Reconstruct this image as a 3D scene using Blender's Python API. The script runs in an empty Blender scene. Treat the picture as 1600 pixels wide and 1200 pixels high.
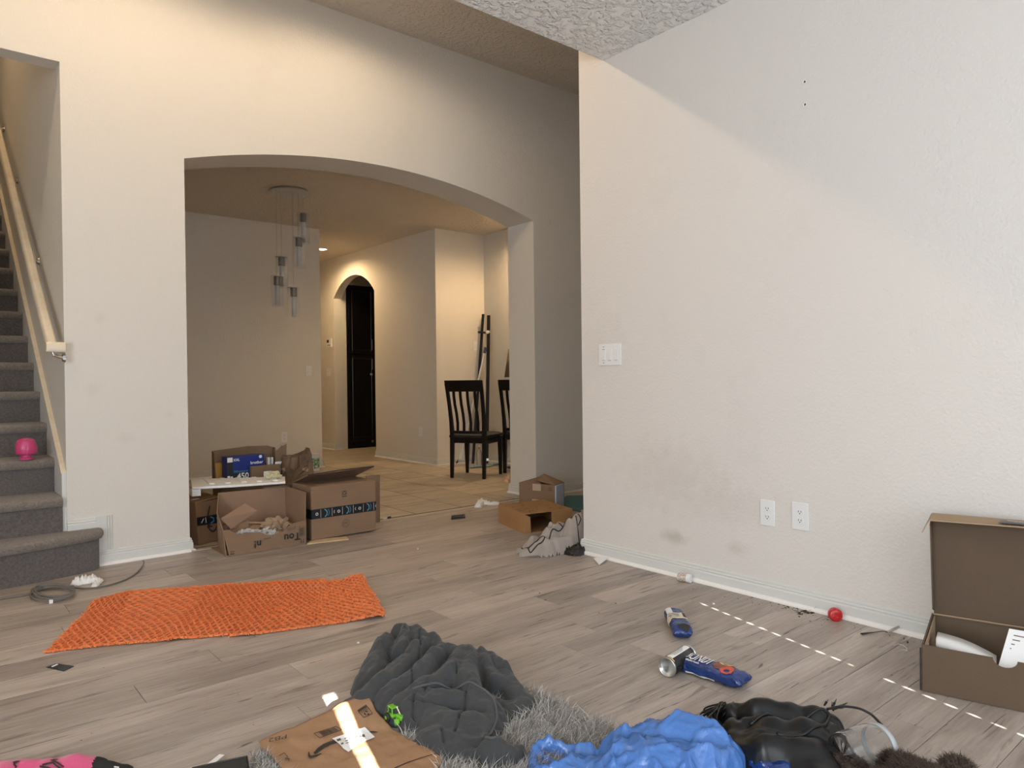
import bpy, math, random
import numpy as np
from mathutils import Vector, Matrix, noise
from math import sin, cos, pi, radians
random.seed(7); np.random.seed(7)
SC = bpy.context.scene
COL = SC.collection
# ------------------------------------------------------------------ camera, world, sun, exposure
YAW, PIT, ROL, FPX, CAMZ = 0.69931401, -0.00825663, -0.0113602, 1116.8, 1.05
_f = Vector((sin(YAW), cos(YAW), 0)); _r = Vector((cos(YAW), -sin(YAW), 0)); _u = Vector((0, 0, 1))
_f2 = _f*cos(PIT)+_u*sin(PIT); _u2 = _u*cos(PIT)-_f*sin(PIT)
_r3 = _r*cos(ROL)+_u2*sin(ROL); _u3 = _u2*cos(ROL)-_r*sin(ROL)
cam = bpy.data.cameras.new('camera'); camo = bpy.data.objects.new('camera', cam); COL.objects.link(camo)
cam.sensor_width = 36; cam.lens = FPX/1600*36; cam.clip_start = 0.05
mw = Matrix.Identity(4)
for i in range(3):
    mw[i][0] = _r3[i]; mw[i][1] = _u3[i]; mw[i][2] = -_f2[i]
mw[2][3] = CAMZ
camo.matrix_world = mw
SC.camera = camo
SC.view_settings.view_transform = 'Standard'; SC.view_settings.look = 'None'
SC.view_settings.gamma = 1; SC.view_settings.use_curve_mapping = False
SC.view_settings.exposure = 1.19
wd = bpy.data.worlds.new('world'); SC.world = wd; wd.use_nodes = True
wd.node_tree.nodes['Background'].inputs[0].default_value = (0.55, 0.72, 1, 1)
wd.node_tree.nodes['Background'].inputs[1].default_value = 1.0
def lamp(kind, loc, energy, color, aim=None, **kw):
    l = bpy.data.lights.new(kind.lower()+'_light', kind); l.energy = energy; l.color = color
    for k, v in kw.items(): setattr(l, k, v)
    o = bpy.data.objects.new(kind.lower()+'_light', l); COL.objects.link(o); o.location = loc
    if aim is not None: o.rotation_euler = Vector(aim).to_track_quat('-Z', 'Y').to_euler()
    return o
SUND = Vector((0.25, 1, -0.35*1.03))
lamp('SUN', (0, -6, 5), 30.0, (1, .97, .92), SUND, angle=radians(.14))
# daylight of the wide window in the wall behind the camera
lamp('AREA', (0.9, -2.05, 1.35), 30, (.86, .93, 1), (0.02, 1, -0.03), shape='RECTANGLE', size=3.4, size_y=2.0)
# added fill lamp at the windowless left wall, brightening the right wall
lamp('AREA', (-2.98, -.3, 1.45), 59, (.88, .95, 1), (1, 0, -0.03), shape='RECTANGLE', size=2.6, size_y=1.7)
WARM = (1, .74, .47)
CAN_POWER = dict(foyer=15.5, hall=34, nook=42, stair=26)

# ------------------------------------------------------------------ helpers
def ray(x, y):
    return _r3*((x-800)/FPX) - _u3*((y-600)/FPX) + _f2
def F(x, y, z=0.0):                      # floor (height z) point seen at a pixel
    d = ray(x, y); t = (z-CAMZ)/d.z
    return Vector((d.x*t, d.y*t, z))
def onY(x, y, Y):
    d = ray(x, y); t = Y/d.y; return Vector((d.x*t, Y, CAMZ+d.z*t))
def onX(x, y, X):
    d = ray(x, y); t = X/d.x; return Vector((X, d.y*t, CAMZ+d.z*t))
def clean(o): return o
def tag(o, label=None, cat=None, group=None, kind=None):
    if label: o['label'] = label
    if cat: o['category'] = cat
    if group: o['group'] = group
    if kind: o['kind'] = kind
    return o
def thing(name, label, cat, loc=(0, 0, 0), group=None, rz=0):
    o = bpy.data.objects.new(name, None); COL.objects.link(o); o.location = loc
    o.empty_display_size = .05; o.rotation_euler = (0, 0, rz)
    return tag(o, label, cat, group)
class MB:
    def __init__(s): s.v = []; s.f = []; s.m = []
    def add(s, vs, fs, mi=0):
        n = len(s.v); s.v += [tuple(v) for v in vs]; s.f += [tuple(i+n for i in f) for f in fs]; s.m += [mi]*len(fs)
        return s
    def box(s, a, b, T=None, mi=0):
        x0, y0, z0 = a; x1, y1, z1 = b
        vs = [Vector(p) for p in ((x0,y0,z0),(x1,y0,z0),(x1,y1,z0),(x0,y1,z0),(x0,y0,z1),(x1,y0,z1),(x1,y1,z1),(x0,y1,z1))]
        if T is not None: vs = [T @ v for v in vs]
        return s.add(vs, [(0,3,2,1),(4,5,6,7),(0,1,5,4),(1,2,6,5),(2,3,7,6),(3,0,4,7)], mi)
    def prism(s, pts, off, mi=0):         # planar polygon + offset vector
        n = len(pts); off = Vector(off); a = [Vector(p) for p in pts]
        s.add(a+[p+off for p in a], [tuple(range(n))[::-1], tuple(range(n, 2*n))]+[(i, (i+1) % n, n+(i+1) % n, n+i) for i in range(n)], mi)
        return s
    def panel(s, p, t=.004, mi=0):        # sheet through polygon p with thickness t
        a = [Vector(q) for q in p]; n = (a[1]-a[0]).cross(a[2]-a[0]).normalized()
        return s.prism([q-n*t/2 for q in a], n*t, mi)
    def tube(s, pts, r, seg=8, mi=0, caps=True, flat=1.0):
        pts = [Vector(p) for p in pts]; n = len(pts); rs = r if isinstance(r, (list, tuple)) else [r]*n
        ring = []; up = None
        for i, p in enumerate(pts):
            d = (pts[min(i+1, n-1)]-pts[max(i-1, 0)]).normalized()
            if up is None: up = Vector((0, 0, 1)) if abs(d.z) < .9 else Vector((1, 0, 0))
            sd = d.cross(up).normalized(); up = sd.cross(d).normalized()
            for k in range(seg):
                a = 2*pi*k/seg; ring.append(p+sd*cos(a)*rs[i]+up*sin(a)*rs[i]*flat)
        fs = [(i*seg+k, i*seg+(k+1) % seg, (i+1)*seg+(k+1) % seg, (i+1)*seg+k) for i in range(n-1) for k in range(seg)]
        if caps: fs += [tuple(range(seg))[::-1], tuple((n-1)*seg+k for k in range(seg))]
        return s.add(ring, fs, mi)
    def lathe(s, prof, T=None, seg=24, mi=0, closed=False):   # profile [(r,z)] about Z
        n = len(prof); vs = []
        for r, z in prof:
            for k in range(seg):
                v = Vector((r*cos(2*pi*k/seg), r*sin(2*pi*k/seg), z)); vs.append(T @ v if T is not None else v)
        fs = [(i*seg+k, i*seg+(k+1) % seg, (i+1)*seg+(k+1) % seg, (i+1)*seg+k) for i in range(n-1) for k in range(seg)]
        if closed is True: fs += [((n-1)*seg+k, (n-1)*seg+(k+1) % seg, (k+1) % seg, k) for k in range(seg)]
        if not closed:
            if prof[0][0] > 1e-5: fs.append(tuple(range(seg))[::-1])
            if prof[-1][0] > 1e-5: fs.append(tuple((n-1)*seg+k for k in range(seg)))
        return s.add(vs, fs, mi)
    def build(s, name, mats, parent=None, smooth=False, bevel=0, seg=2, fix=True):
        me = bpy.data.meshes.new(name); off = parent_loc(parent)
        me.from_pydata([(v[0]-off.x, v[1]-off.y, v[2]-off.z) for v in s.v], [], s.f)
        for m in (mats if isinstance(mats, (list, tuple)) else [mats]): me.materials.append(m)
        me.polygons.foreach_set('material_index', s.m)
        if smooth: me.polygons.foreach_set('use_smooth', [True]*len(me.polygons))
        me.update()
        if fix:
            import bmesh
            bm = bmesh.new(); bm.from_mesh(me); bmesh.ops.recalc_face_normals(bm, faces=bm.faces); bm.to_mesh(me); bm.free()
        o = bpy.data.objects.new(name, me); COL.objects.link(o); o.parent = parent
        if bevel:
            b = o.modifiers.new('bevel', 'BEVEL'); b.width = bevel; b.segments = seg; b.limit_method = 'ANGLE'; b.angle_limit = radians(40)
            me.polygons.foreach_set('use_smooth', [True]*len(me.polygons))
            w = o.modifiers.new('wn', 'WEIGHTED_NORMAL'); w.keep_sharp = True
        elif smooth == 'auto':
            pass
        return o
def parent_loc(p):
    v = Vector((0, 0, 0))
    while p is not None: v += Vector(p.location); p = p.parent
    return v
def struct(name, mb, mat, parent=None, **k):
    o = mb.build(name, mat, parent, **k)
    if parent is None: o['kind'] = 'structure'
    return o
def T_(loc, rz=0, rx=0, ry=0):
    return Matrix.Translation(Vector(loc)) @ Matrix.Rotation(rz, 4, 'Z') @ Matrix.Rotation(ry, 4, 'Y') @ Matrix.Rotation(rx, 4, 'X')
def frame_at(o, xd, zd):                 # matrix with X along xd, Z near zd
    x = Vector(xd).normalized(); z = Vector(zd); z = (z-x*z.dot(x)).normalized(); y = z.cross(x)
    m = Matrix.Identity(4)
    for i in range(3): m[i][0] = x[i]; m[i][1] = y[i]; m[i][2] = z[i]; m[i][3] = o[i]
    return m
def lettering(parent, text, o, xd, yd, size, mat, name='lettering', bold=False, italic=0, mir=1):
    cu = bpy.data.curves.new('t', 'FONT'); cu.body = text; cu.size = size; cu.align_x = 'CENTER'; cu.align_y = 'CENTER'
    cu.offset = size*.02 if bold else 0; cu.shear = italic; cu.resolution_u = 2
    ob = bpy.data.objects.new('t', cu); COL.objects.link(ob)
    dg = bpy.context.evaluated_depsgraph_get(); me0 = bpy.data.meshes.new_from_object(ob.evaluated_get(dg))
    x = Vector(xd).normalized(); y = Vector(yd).normalized(); n = x.cross(y).normalized()
    if n.dot(Vector((0, 0, CAMZ))-Vector(o)) < 0: n = -n
    mb = MB()
    mb.add([Vector(o)+x*v.co.x*mir+y*v.co.y+n*.0009 for v in me0.vertices], [tuple(p.vertices) for p in me0.polygons])
    bpy.data.objects.remove(ob); bpy.data.meshes.remove(me0); bpy.data.curves.remove(cu)
    return mb.build(name, mat, parent, fix=False)
# ------------------------------------------------------------------ materials
def mat(name, col, rough=.6, metal=0, **k):
    m = bpy.data.materials.new(name); m.use_nodes = True; nt = m.node_tree; b = nt.nodes['Principled BSDF']
    b.inputs['Base Color'].default_value = (*col, 1); b.inputs['Roughness'].default_value = rough; b.inputs['Metallic'].default_value = metal
    if 'trans' in k: b.inputs['Transmission Weight'].default_value = k['trans']; b.inputs['IOR'].default_value = k.get('ior', 1.45)
    if 'alpha' in k: b.inputs['Alpha'].default_value = k['alpha']
    if 'spec' in k: b.inputs['Specular IOR Level'].default_value = k['spec']
    if 'coat' in k: b.inputs['Coat Weight'].default_value = k['coat']
    if 'sheen' in k: b.inputs['Sheen Weight'].default_value = k['sheen']
    if 'emit' in k: b.inputs['Emission Color'].default_value = (*k['emit'], 1); b.inputs['Emission Strength'].default_value = k.get('estr', 1)
    N = nt.nodes; L = nt.links
    if 'var' in k or 'bump' in k:
        tc = N.new('ShaderNodeTexCoord'); mp = N.new('ShaderNodeMapping'); L.new(tc.outputs['Object'], mp.inputs[0])
        mp.inputs['Scale'].default_value = k.get('stretch', (1, 1, 1))
    if 'var' in k:                      # (scale, amount, second colour)
        sc, am, c2 = k['var']
        n = N.new('ShaderNodeTexNoise'); n.inputs['Scale'].default_value = sc; n.inputs['Detail'].default_value = 5; n.inputs['Roughness'].default_value = .65
        L.new(mp.outputs[0], n.inputs['Vector'])
        r = N.new('ShaderNodeMapRange'); r.inputs[1].default_value = .5-am; r.inputs[2].default_value = .5+am; L.new(n.outputs['Fac'], r.inputs[0])
        x = N.new('ShaderNodeMix'); x.data_type = 'RGBA'; x.inputs[6].default_value = (*col, 1); x.inputs[7].default_value = (*c2, 1)
        L.new(r.outputs[0], x.inputs[0]); L.new(x.outputs[2], b.inputs['Base Color'])
    if 'bump' in k:                     # (scale, strength, distance)
        sc, st, ds = k['bump']
        n = N.new('ShaderNodeTexNoise'); n.inputs['Scale'].default_value = sc; n.inputs['Detail'].default_value = k.get('bdetail', 3)
        L.new(mp.outputs[0], n.inputs['Vector'])
        bp = N.new('ShaderNodeBump'); bp.inputs['Strength'].default_value = st; bp.inputs['Distance'].default_value = ds
        h = n.outputs['Fac']
        if k.get('plateau'):
            r2 = N.new('ShaderNodeMapRange'); r2.inputs[1].default_value = .45; r2.inputs[2].default_value = .62; L.new(h, r2.inputs[0]); h = r2.outputs[0]
        L.new(h, bp.inputs['Height']); L.new(bp.outputs[0], b.inputs['Normal'])
    return m
def wall_mat(name, col, stains=()):
    m = mat(name, col, .62, bump=(75, .6, .004), bdetail=2, spec=.3)
    nt = m.node_tree; N = nt.nodes; L = nt.links; b = N['Principled BSDF']
    tc = N.new('ShaderNodeTexCoord'); n = N.new('ShaderNodeTexNoise'); n.inputs['Scale'].default_value = 1.3; n.inputs['Detail'].default_value = 6; n.inputs['Roughness'].default_value = .7
    L.new(tc.outputs['Object'], n.inputs['Vector'])
    r = N.new('ShaderNodeMapRange'); r.inputs[1].default_value = .55; r.inputs[2].default_value = .8; r.inputs[4].default_value = .35; L.new(n.outputs['Fac'], r.inputs[0])
    x = N.new('ShaderNodeMix'); x.data_type = 'RGBA'; x.inputs[6].default_value = (*col, 1); x.inputs[7].default_value = (col[0]*.8, col[1]*.78, col[2]*.75, 1)
    L.new(r.outputs[0], x.inputs[0]); prev = x.outputs[2]
    for (c, rad, cc, am) in stains:      # dirty smudges with a place of their own
        vm = N.new('ShaderNodeVectorMath'); vm.operation = 'SUBTRACT'; vm.inputs[1].default_value = c; L.new(tc.outputs['Object'], vm.inputs[0])
        dv = N.new('ShaderNodeVectorMath'); dv.operation = 'DIVIDE'; dv.inputs[1].default_value = rad; L.new(vm.outputs[0], dv.inputs[0])
        ln = N.new('ShaderNodeVectorMath'); ln.operation = 'LENGTH'; L.new(dv.outputs[0], ln.inputs[0])
        n2 = N.new('ShaderNodeTexNoise'); n2.inputs['Scale'].default_value = 14; L.new(tc.outputs['Object'], n2.inputs['Vector'])
        ad = N.new('ShaderNodeMath'); ad.operation = 'MULTIPLY_ADD'; ad.inputs[1].default_value = .9; L.new(n2.outputs['Fac'], ad.inputs[0]); L.new(ln.outputs['Value'], ad.inputs[2])
        rr = N.new('ShaderNodeMapRange'); rr.interpolation_type = 'SMOOTHSTEP'; rr.inputs[1].default_value = .45; rr.inputs[2].default_value = 1.45; rr.inputs[3].default_value = am; rr.inputs[4].default_value = 0
        L.new(ad.outputs[0], rr.inputs[0])
        y = N.new('ShaderNodeMix'); y.data_type = 'RGBA'; L.new(rr.outputs[0], y.inputs[0]); L.new(prev, y.inputs[6]); y.inputs[7].default_value = (*cc, 1); prev = y.outputs[2]
    L.new(prev, b.inputs['Base Color'])
    return m
def wood_mat(name, c1, c2, c3, gx=1.0, tile=False):
    m = bpy.data.materials.new(name); m.use_nodes = True; nt = m.node_tree; N = nt.nodes; L = nt.links; b = N['Principled BSDF']
    tc = N.new('ShaderNodeTexCoord'); oi = N.new('ShaderNodeObjectInfo'); mul = N.new('ShaderNodeMath'); mul.operation = 'MULTIPLY'; mul.inputs[1].default_value = 37
    L.new(oi.outputs['Random'], mul.inputs[0])
    add = N.new('ShaderNodeVectorMath'); add.operation = 'ADD'; L.new(tc.outputs['Object'], add.inputs[0]); L.new(mul.outputs[0], add.inputs[1])
    def ns(scale, st, det=5, rough=.6, dist=0):
        mp = N.new('ShaderNodeMapping'); mp.inputs['Scale'].default_value = st; L.new(add.outputs[0], mp.inputs[0])
        n = N.new('ShaderNodeTexNoise'); n.inputs['Scale'].default_value = scale; n.inputs['Detail'].default_value = det; n.inputs['Roughness'].default_value = rough; n.inputs['Distortion'].default_value = dist
        L.new(mp.outputs[0], n.inputs['Vector']); return n.outputs['Fac']
    n1 = ns(1, (1.3, 9, 9), 6, .62, .6); n2 = ns(1, (5, 90, 90), 4, .7, .3); n3 = ns(1, (2.2, 22, 22), 5, .6, 1.2)
    def mr(s, a, bb, c, d):
        r = N.new('ShaderNodeMapRange'); r.inputs[1].default_value = a; r.inputs[2].default_value = bb; r.inputs[3].default_value = c; r.inputs[4].default_value = d; L.new(s, r.inputs[0]); return r.outputs[0]
    def mix(f, a, bb):
        x = N.new('ShaderNodeMix'); x.data_type = 'RGBA'; L.new(f, x.inputs[0])
        if isinstance(a, tuple): x.inputs[6].default_value = (*a, 1)
        else: L.new(a, x.inputs[6])
        if isinstance(bb, tuple): x.inputs[7].default_value = (*bb, 1)
        else: L.new(bb, x.inputs[7])
        return x.outputs[2]
    c = mix(mr(n1, .38, .64, 0, 1), c1, c2)
    c = mix(mr(n2, .35, .75, 0, .32), c, c3)
    c = mix(mr(n3, .59, .69, 0, .68), c, c3)
    n4 = ns(1, (1.5, 30, 30), 3, .5, 2.8); c = mix(mr(n4, .665, .70, 0, .85), c, tuple(v*.6 for v in c3))
    hsv = N.new('ShaderNodeHueSaturation'); L.new(c, hsv.inputs['Color']); L.new(mr(oi.outputs['Random'], 0, 1, .84, 1.16), hsv.inputs['Value'])
    L.new(hsv.outputs[0], b.inputs['Base Color'])
    L.new(mr(n2, .3, .7, .34, .5), b.inputs['Roughness'])
    bp = N.new('ShaderNodeBump'); bp.inputs['Strength'].default_value = .22; bp.inputs['Distance'].default_value = .002; L.new(n2, bp.inputs['Height']); L.new(bp.outputs[0], b.inputs['Normal'])
    b.inputs['Specular IOR Level'].default_value = .4
    return m
M = {}
WC = (.72, .685, .63)
M['wall'] = wall_mat('painted_wall', WC)
M['wall1'] = wall_mat('painted_wall_scuffed', WC, [((.84, 4.673, 1.42), (.05, .3, .045), (.5, .47, .41), .2), ((.80, 4.673, 1.02), (.06, .3, .06), (.5, .47, .41), .2), ((.95, 4.673, .72), (.08, .3, .05), (.5, .46, .4), .18), ((1.2, 4.673, .85), (.04, .3, .03), (.5, .47, .41), .18)])
M['wall2'] = wall_mat('painted_wall_smudged', (.72, .68, .645), [
    ((3.07, 2.34, .20), (.3, .13, .055), (.40, .36, .28), .5), ((3.07, 1.967, .206), (.3, .09, .05), (.5, .46, .4), .38),
    ((3.07, 2.35, .52), (.3, .5, .30), (.55, .50, .46), .35), ((3.07, 2.0, .42), (.3, .35, .16), (.55, .5, .46), .25)])
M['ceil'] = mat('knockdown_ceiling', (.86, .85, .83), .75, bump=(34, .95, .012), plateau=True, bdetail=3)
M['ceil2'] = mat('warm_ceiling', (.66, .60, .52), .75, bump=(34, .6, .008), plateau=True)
M['trim'] = mat('semi_gloss_trim', (.68, .68, .66), .35)
M['shoe'] = mat('white_shoe_trim', (.88, .85, .82), .4)
M['plank'] = wood_mat('grey_vinyl_plank', (.49, .425, .375), (.35, .295, .258), (.15, .118, .10))
M['tile'] = wood_mat('wood_look_tile', (.56, .49, .395), (.41, .345, .265), (.25, .20, .145))
M['grout'] = mat('grout', (.15, .115, .08), .9)
M['under'] = mat('subfloor_dark', (.10, .085, .07), .9)
M['thresh'] = mat('threshold_strip', (.50, .42, .33), .4)
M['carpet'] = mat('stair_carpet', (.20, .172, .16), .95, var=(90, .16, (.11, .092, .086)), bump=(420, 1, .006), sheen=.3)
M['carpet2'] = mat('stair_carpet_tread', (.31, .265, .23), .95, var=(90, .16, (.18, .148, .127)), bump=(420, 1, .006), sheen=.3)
M['rail'] = mat('worn_cream_rail', (.72, .60, .43), .4, var=(9, .16, (.80, .72, .6)))
M['steel'] = mat('brushed_steel', (.55, .54, .52), .3, 1)
M['chrome'] = mat('chrome', (.8, .8, .8), .12, 1)
M['plate'] = mat('white_plate', (.80, .80, .80), .35)
M['slot'] = mat('dark_slot', (.02, .02, .02), .7)
M['espresso'] = mat('espresso_wood', (.007, .004, .004), .38, spec=.25)
M['leather'] = mat('black_leather', (.012, .01, .01), .35)
M['card'] = mat('brown_cardboard', (.275, .172, .107), .85, var=(5, .2, (.235, .145, .088)), stretch=(1, 1, 3))
M['card2'] = mat('inner_cardboard', (.30, .19, .125), .85, var=(5, .2, (.26, .16, .10)))
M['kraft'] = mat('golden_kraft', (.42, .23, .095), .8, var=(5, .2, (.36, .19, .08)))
M['card3'] = mat('olive_brown_cardboard', (.17, .11, .065), .85, var=(3, .2, (.21, .135, .082)))
M['card3e'] = mat('light_card_edge', (.36, .25, .155), .85)
M['tape'] = mat('black_tape', (.012, .014, .018), .3)
M['ink'] = mat('black_ink', (.025, .022, .02), .6)
M['inkg'] = mat('grey_ink', (.12, .09, .07), .7)
M['white'] = mat('white_paper', (.82, .82, .82), .7)
M['whitep'] = mat('white_plastic', (.78, .78, .78), .35)
M['blueink'] = mat('light_blue_ink', (.10, .32, .48), .4)
M['beige'] = mat('clear_beige_tape', (.55, .42, .31), .3)
M['glass'] = mat('clear_glass', (1, 1, 1), .02, trans=1, ior=1.3)
M['cplas'] = mat('clear_plastic', (.96, .98, 1), .06, trans=1, ior=1.25)
M['frost'] = mat('bulb_frost', (.8, .78, .72), .4)
def ob(n): return bpy.data.objects[n]

# ------------------------------------------------------------------ room shell
HP, HC = 2.868, 3.667
Y1, X2 = 4.673, 3.071
# floor slab and planks
floor = struct('floor', MB().box((-3.2, -2.5, -.15), (6.7, 12.2, -.008)), M['under'])
def in_view(pts, margin=60):
    for p in pts:
        v = Vector(p)-Vector((0, 0, CAMZ)); d = v.dot(_f2)
        if d > .3:
            x = 800+FPX*v.dot(_r3)/d; y = 600-FPX*v.dot(_u3)/d
            if -margin < x < 1600+margin and -margin < y < 1200+margin: return True
    return False
_mc = {}
def slab(name, x0, x1, y0, y1, z0, z1, mt, parent, g=.0009, bv=.0007):
    L_, W_ = round(x1-x0, 3), round(y1-y0, 3); key = (name, L_, W_)
    if key not in _mc:
        a, b = L_/2-g, W_/2-g; t = z1-z0; c = bv
        vs = [(-a,-b,0),(a,-b,0),(a,b,0),(-a,b,0),(-a,-b,t-c),(a,-b,t-c),(a,b,t-c),(-a,b,t-c),(-a+c,-b+c,t),(a-c,-b+c,t),(a-c,b-c,t),(-a+c,b-c,t)]
        fs = [(0,3,2,1)]+[(i,(i+1)%4,4+(i+1)%4,4+i) for i in range(4)]+[(4+i,4+(i+1)%4,8+(i+1)%4,8+i) for i in range(4)]+[(8,9,10,11)]
        me = bpy.data.meshes.new(name); me.from_pydata(vs, [], fs); me.materials.append(mt); me.update(); _mc[key] = me
    o = bpy.data.objects.new(name, _mc[key]); COL.objects.link(o); o.parent = parent
    o.location = ((x0+x1)/2, (y0+y1)/2, z0)
    return o
PW, PL = .176, 1.22
rest = MB(); rnd = random.Random(3); cnt = 0
row = -24
while 2.034+row*PW < Y1-.002:
    y0 = 2.034+row*PW; y1 = min(y0+PW, Y1-.02)
    off = {0: 2.157}.get(row, rnd.uniform(0, PL)); x = off-5*PL
    while x < 6.6:
        xa, xb = max(x, -3.1), min(x+PL, 6.6)
        if xb-xa > .05 and y1-y0 > .02 and y0 > -2.3:
            vis = [(xa+(xb-xa)*i/6, yy, 0) for i in range(7) for yy in (y0, y1)]
            if in_view(vis) and cnt < 290: slab('floor_plank', xa, xb, y0, y1, -.008, 0, M['plank'], floor); cnt += 1
            else: rest.box((xa+.001, y0+.001, -.008), (xb-.001, y1-.001, 0))
        x += PL
    row += 1
r_ = rest.build('floor_planking', M['plank'], floor, fix=False); r_['kind'] = 'stuff'
# square wood-look tiles beyond the arch
gr = MB().box((.8, Y1+.02, -.0085), (6.6, 12, -.0012)).build('tile_grout', M['grout'], floor)
S = .44; far = MB(); cnt = 0
j = 0
while Y1+.02+j*S < 12:
    for i in range(-6, 9):
        bx, by = 3.0+i*S, 5.19-S-.0+(j-0)*S
        for a in (((bx, bx+S*.3, by, by+S), (bx+S*.3, bx+S, by, by+S)) if (i*7+j*5) % 11 == 3 else ((bx, bx+S, by, by+S),)):
            x0, x1, ya, yb = a; ya = max(ya, Y1+.022)
            if yb-ya < .03 or x0 < .8 or x1 > 6.7: continue
            z = -.0005*rnd.random()
            vis = in_view([(x0, ya, 0), (x1, yb, 0)], 10) and ya < 8.1 and x1 > 1.6 and not (ya > 7.2 and x0 > 4.87) and x0 < 5.6
            if vis and cnt < 290: slab('floor_tile', x0, x1, ya, yb, -.008, z, M['tile'], floor, g=.005); cnt += 1
            else: far.box((x0+.002, ya+.002, -.008), (x1-.002, yb-.002, 0))
    j += 1
r_ = far.build('floor_tiling', M['tile'], floor, fix=False); r_['kind'] = 'stuff'
th = MB().box((1.31, Y1-.025, 0), (4.19, Y1+.025, .006)); struct('trim_1', th, M['thresh'], bevel=.002)
# wall with the arch (north)
AX0, AX1, AZ, AP = 1.309, 4.195, 2.427, 2.636
R_ = ((AX1-AX0)**2/4+(AP-AZ)**2)/(2*(AP-AZ)); cxa = (AX0+AX1)/2; cza = AP-R_
a0 = math.asin((AX1-AX0)/2/R_)
arc = [(cxa+R_*sin(-a0+2*a0*i/40), cza+R_*cos(-a0+2*a0*i/40)) for i in range(41)]
def wseg(name, pts, t): struct(name, MB().prism([(x, Y1, z) for x, z in pts], (0, t, 0)), M['wall1'])
wseg('wall_north_west', [(-3.2, -.1), (-.36, -.1), (-.36, 3.8), (-3.2, 3.8)], .13)
wseg('wall_north_stair', [(-.36, 2.843), (.66, 2.843), (.66, 3.8), (-.36, 3.8)], .13)
wseg('wall_north', [(.66, -.1), (1.0, -.1), (1.0, 3.8), (.66, 3.8)], .13)
wseg('wall_north_pier', [(1.0, -.1), (AX0, -.1), (AX0, 3.8), (1.0, 3.8)], .35)
wseg('wall_north_arch', arc+[(AX1, 3.8), (AX0, 3.8)], .35)
wseg('wall_north_east', [(AX1, -.1), (6.7, -.1), (6.7, 3.8), (AX1, 3.8)], .35)
# right wall (east) ends at Y=3.0
w = MB().box((X2, -2.4, -.1), (X2+.13, 3.0, 3.8)); struct('wall_east', w, M['wall2'])
struct('wall_foyer', MB().box((X2+.13, 2.87, -.1), (6.7, 3.0, 3.8)).box((6.6, 3.0, -.1), (6.75, 4.7, 3.8)), M['wall'])
struct('wall_west', MB().box((-3.2, -2.4, -.1), (-3.05, 4.75, 3.8)), M['wall'])
# back wall with wide window behind the camera
WX0, WX1, WZ0, WZ1, YB = -1.0, 2.7, .35, 2.3, -2.2
struct('wall_south', MB().box((-3.2, YB-.15, -.1), (WX0, YB, 3.8)).box((WX1, YB-.15, -.1), (X2+.1, YB, 3.8)).box((WX0, YB-.15, -.1), (WX1, YB, WZ0)).box((WX0, YB-.15, WZ1), (WX1, YB, 3.8)), M['wall'])
GX1, GX2 = -0.070, 1.72
win = tag(thing('window_1', None, None, ((WX0+WX1)/2, YB, WZ0)), kind='structure')
fr = MB()
for a, b in (((WX0-.06, YB, WZ0-.06), (WX1+.06, YB+.02, WZ0)), ((WX0-.06, YB, WZ1), (WX1+.06, YB+.02, WZ1+.06)), ((WX0-.06, YB, WZ0), (WX0, YB+.02, WZ1)), ((WX1, YB, WZ0), (WX1+.06, YB+.02, WZ1))): fr.box(a, b)
fr.build('window_frame', M['trim'], win, bevel=.003)
bl = MB(); nsl = 78; pz = (WZ1-WZ0)/nsl; YS = YB-.07
for xa, xb in ((WX0, GX1-.021), (GX1+.021, GX2-.0045), (GX2+.0045, WX1)):
    bl.box((xa, YS-.002, WZ0), (xb, YS+.002, WZ1))
    for i in range(nsl): bl.box((xa, YS, WZ0+i*pz), (xb, YS+.006, WZ0+(i+.12)*pz))
for i in range(nsl):                      # slat ends bridging the narrow gap
    bl.box((GX2-.011, YS-.002, WZ0+i*pz), (GX2+.011, YS+.002, WZ0+(i+.54)*pz))
bl.box((GX2-.011, YS-.002, WZ0), (GX2+.011, YS+.002, 1.02)).box((GX2-.011, YS-.002, 1.525), (GX2+.011, YS+.002, WZ1)).box((GX2-.011, YS-.002, 1.205), (GX2+.011, YS+.002, 1.245))
bl.box((GX1-.022, YS-.002, 1.62), (GX1+.022, YS+.002, WZ1)).box((GX1-.022, YS-.002, WZ0), (GX1+.022, YS+.002, .8))
tag(bl.build('window_blind', M['whitep'], win), kind='stuff')
# ceilings
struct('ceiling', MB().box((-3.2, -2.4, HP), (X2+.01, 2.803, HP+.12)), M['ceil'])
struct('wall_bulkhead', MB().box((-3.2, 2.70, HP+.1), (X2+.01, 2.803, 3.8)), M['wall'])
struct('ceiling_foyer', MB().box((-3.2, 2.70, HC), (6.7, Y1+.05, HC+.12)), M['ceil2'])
struct('ceiling_dining', MB().box((.8, Y1+.1, HP), (6.7, 12.2, HP+.12)), M['ceil2'])
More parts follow.
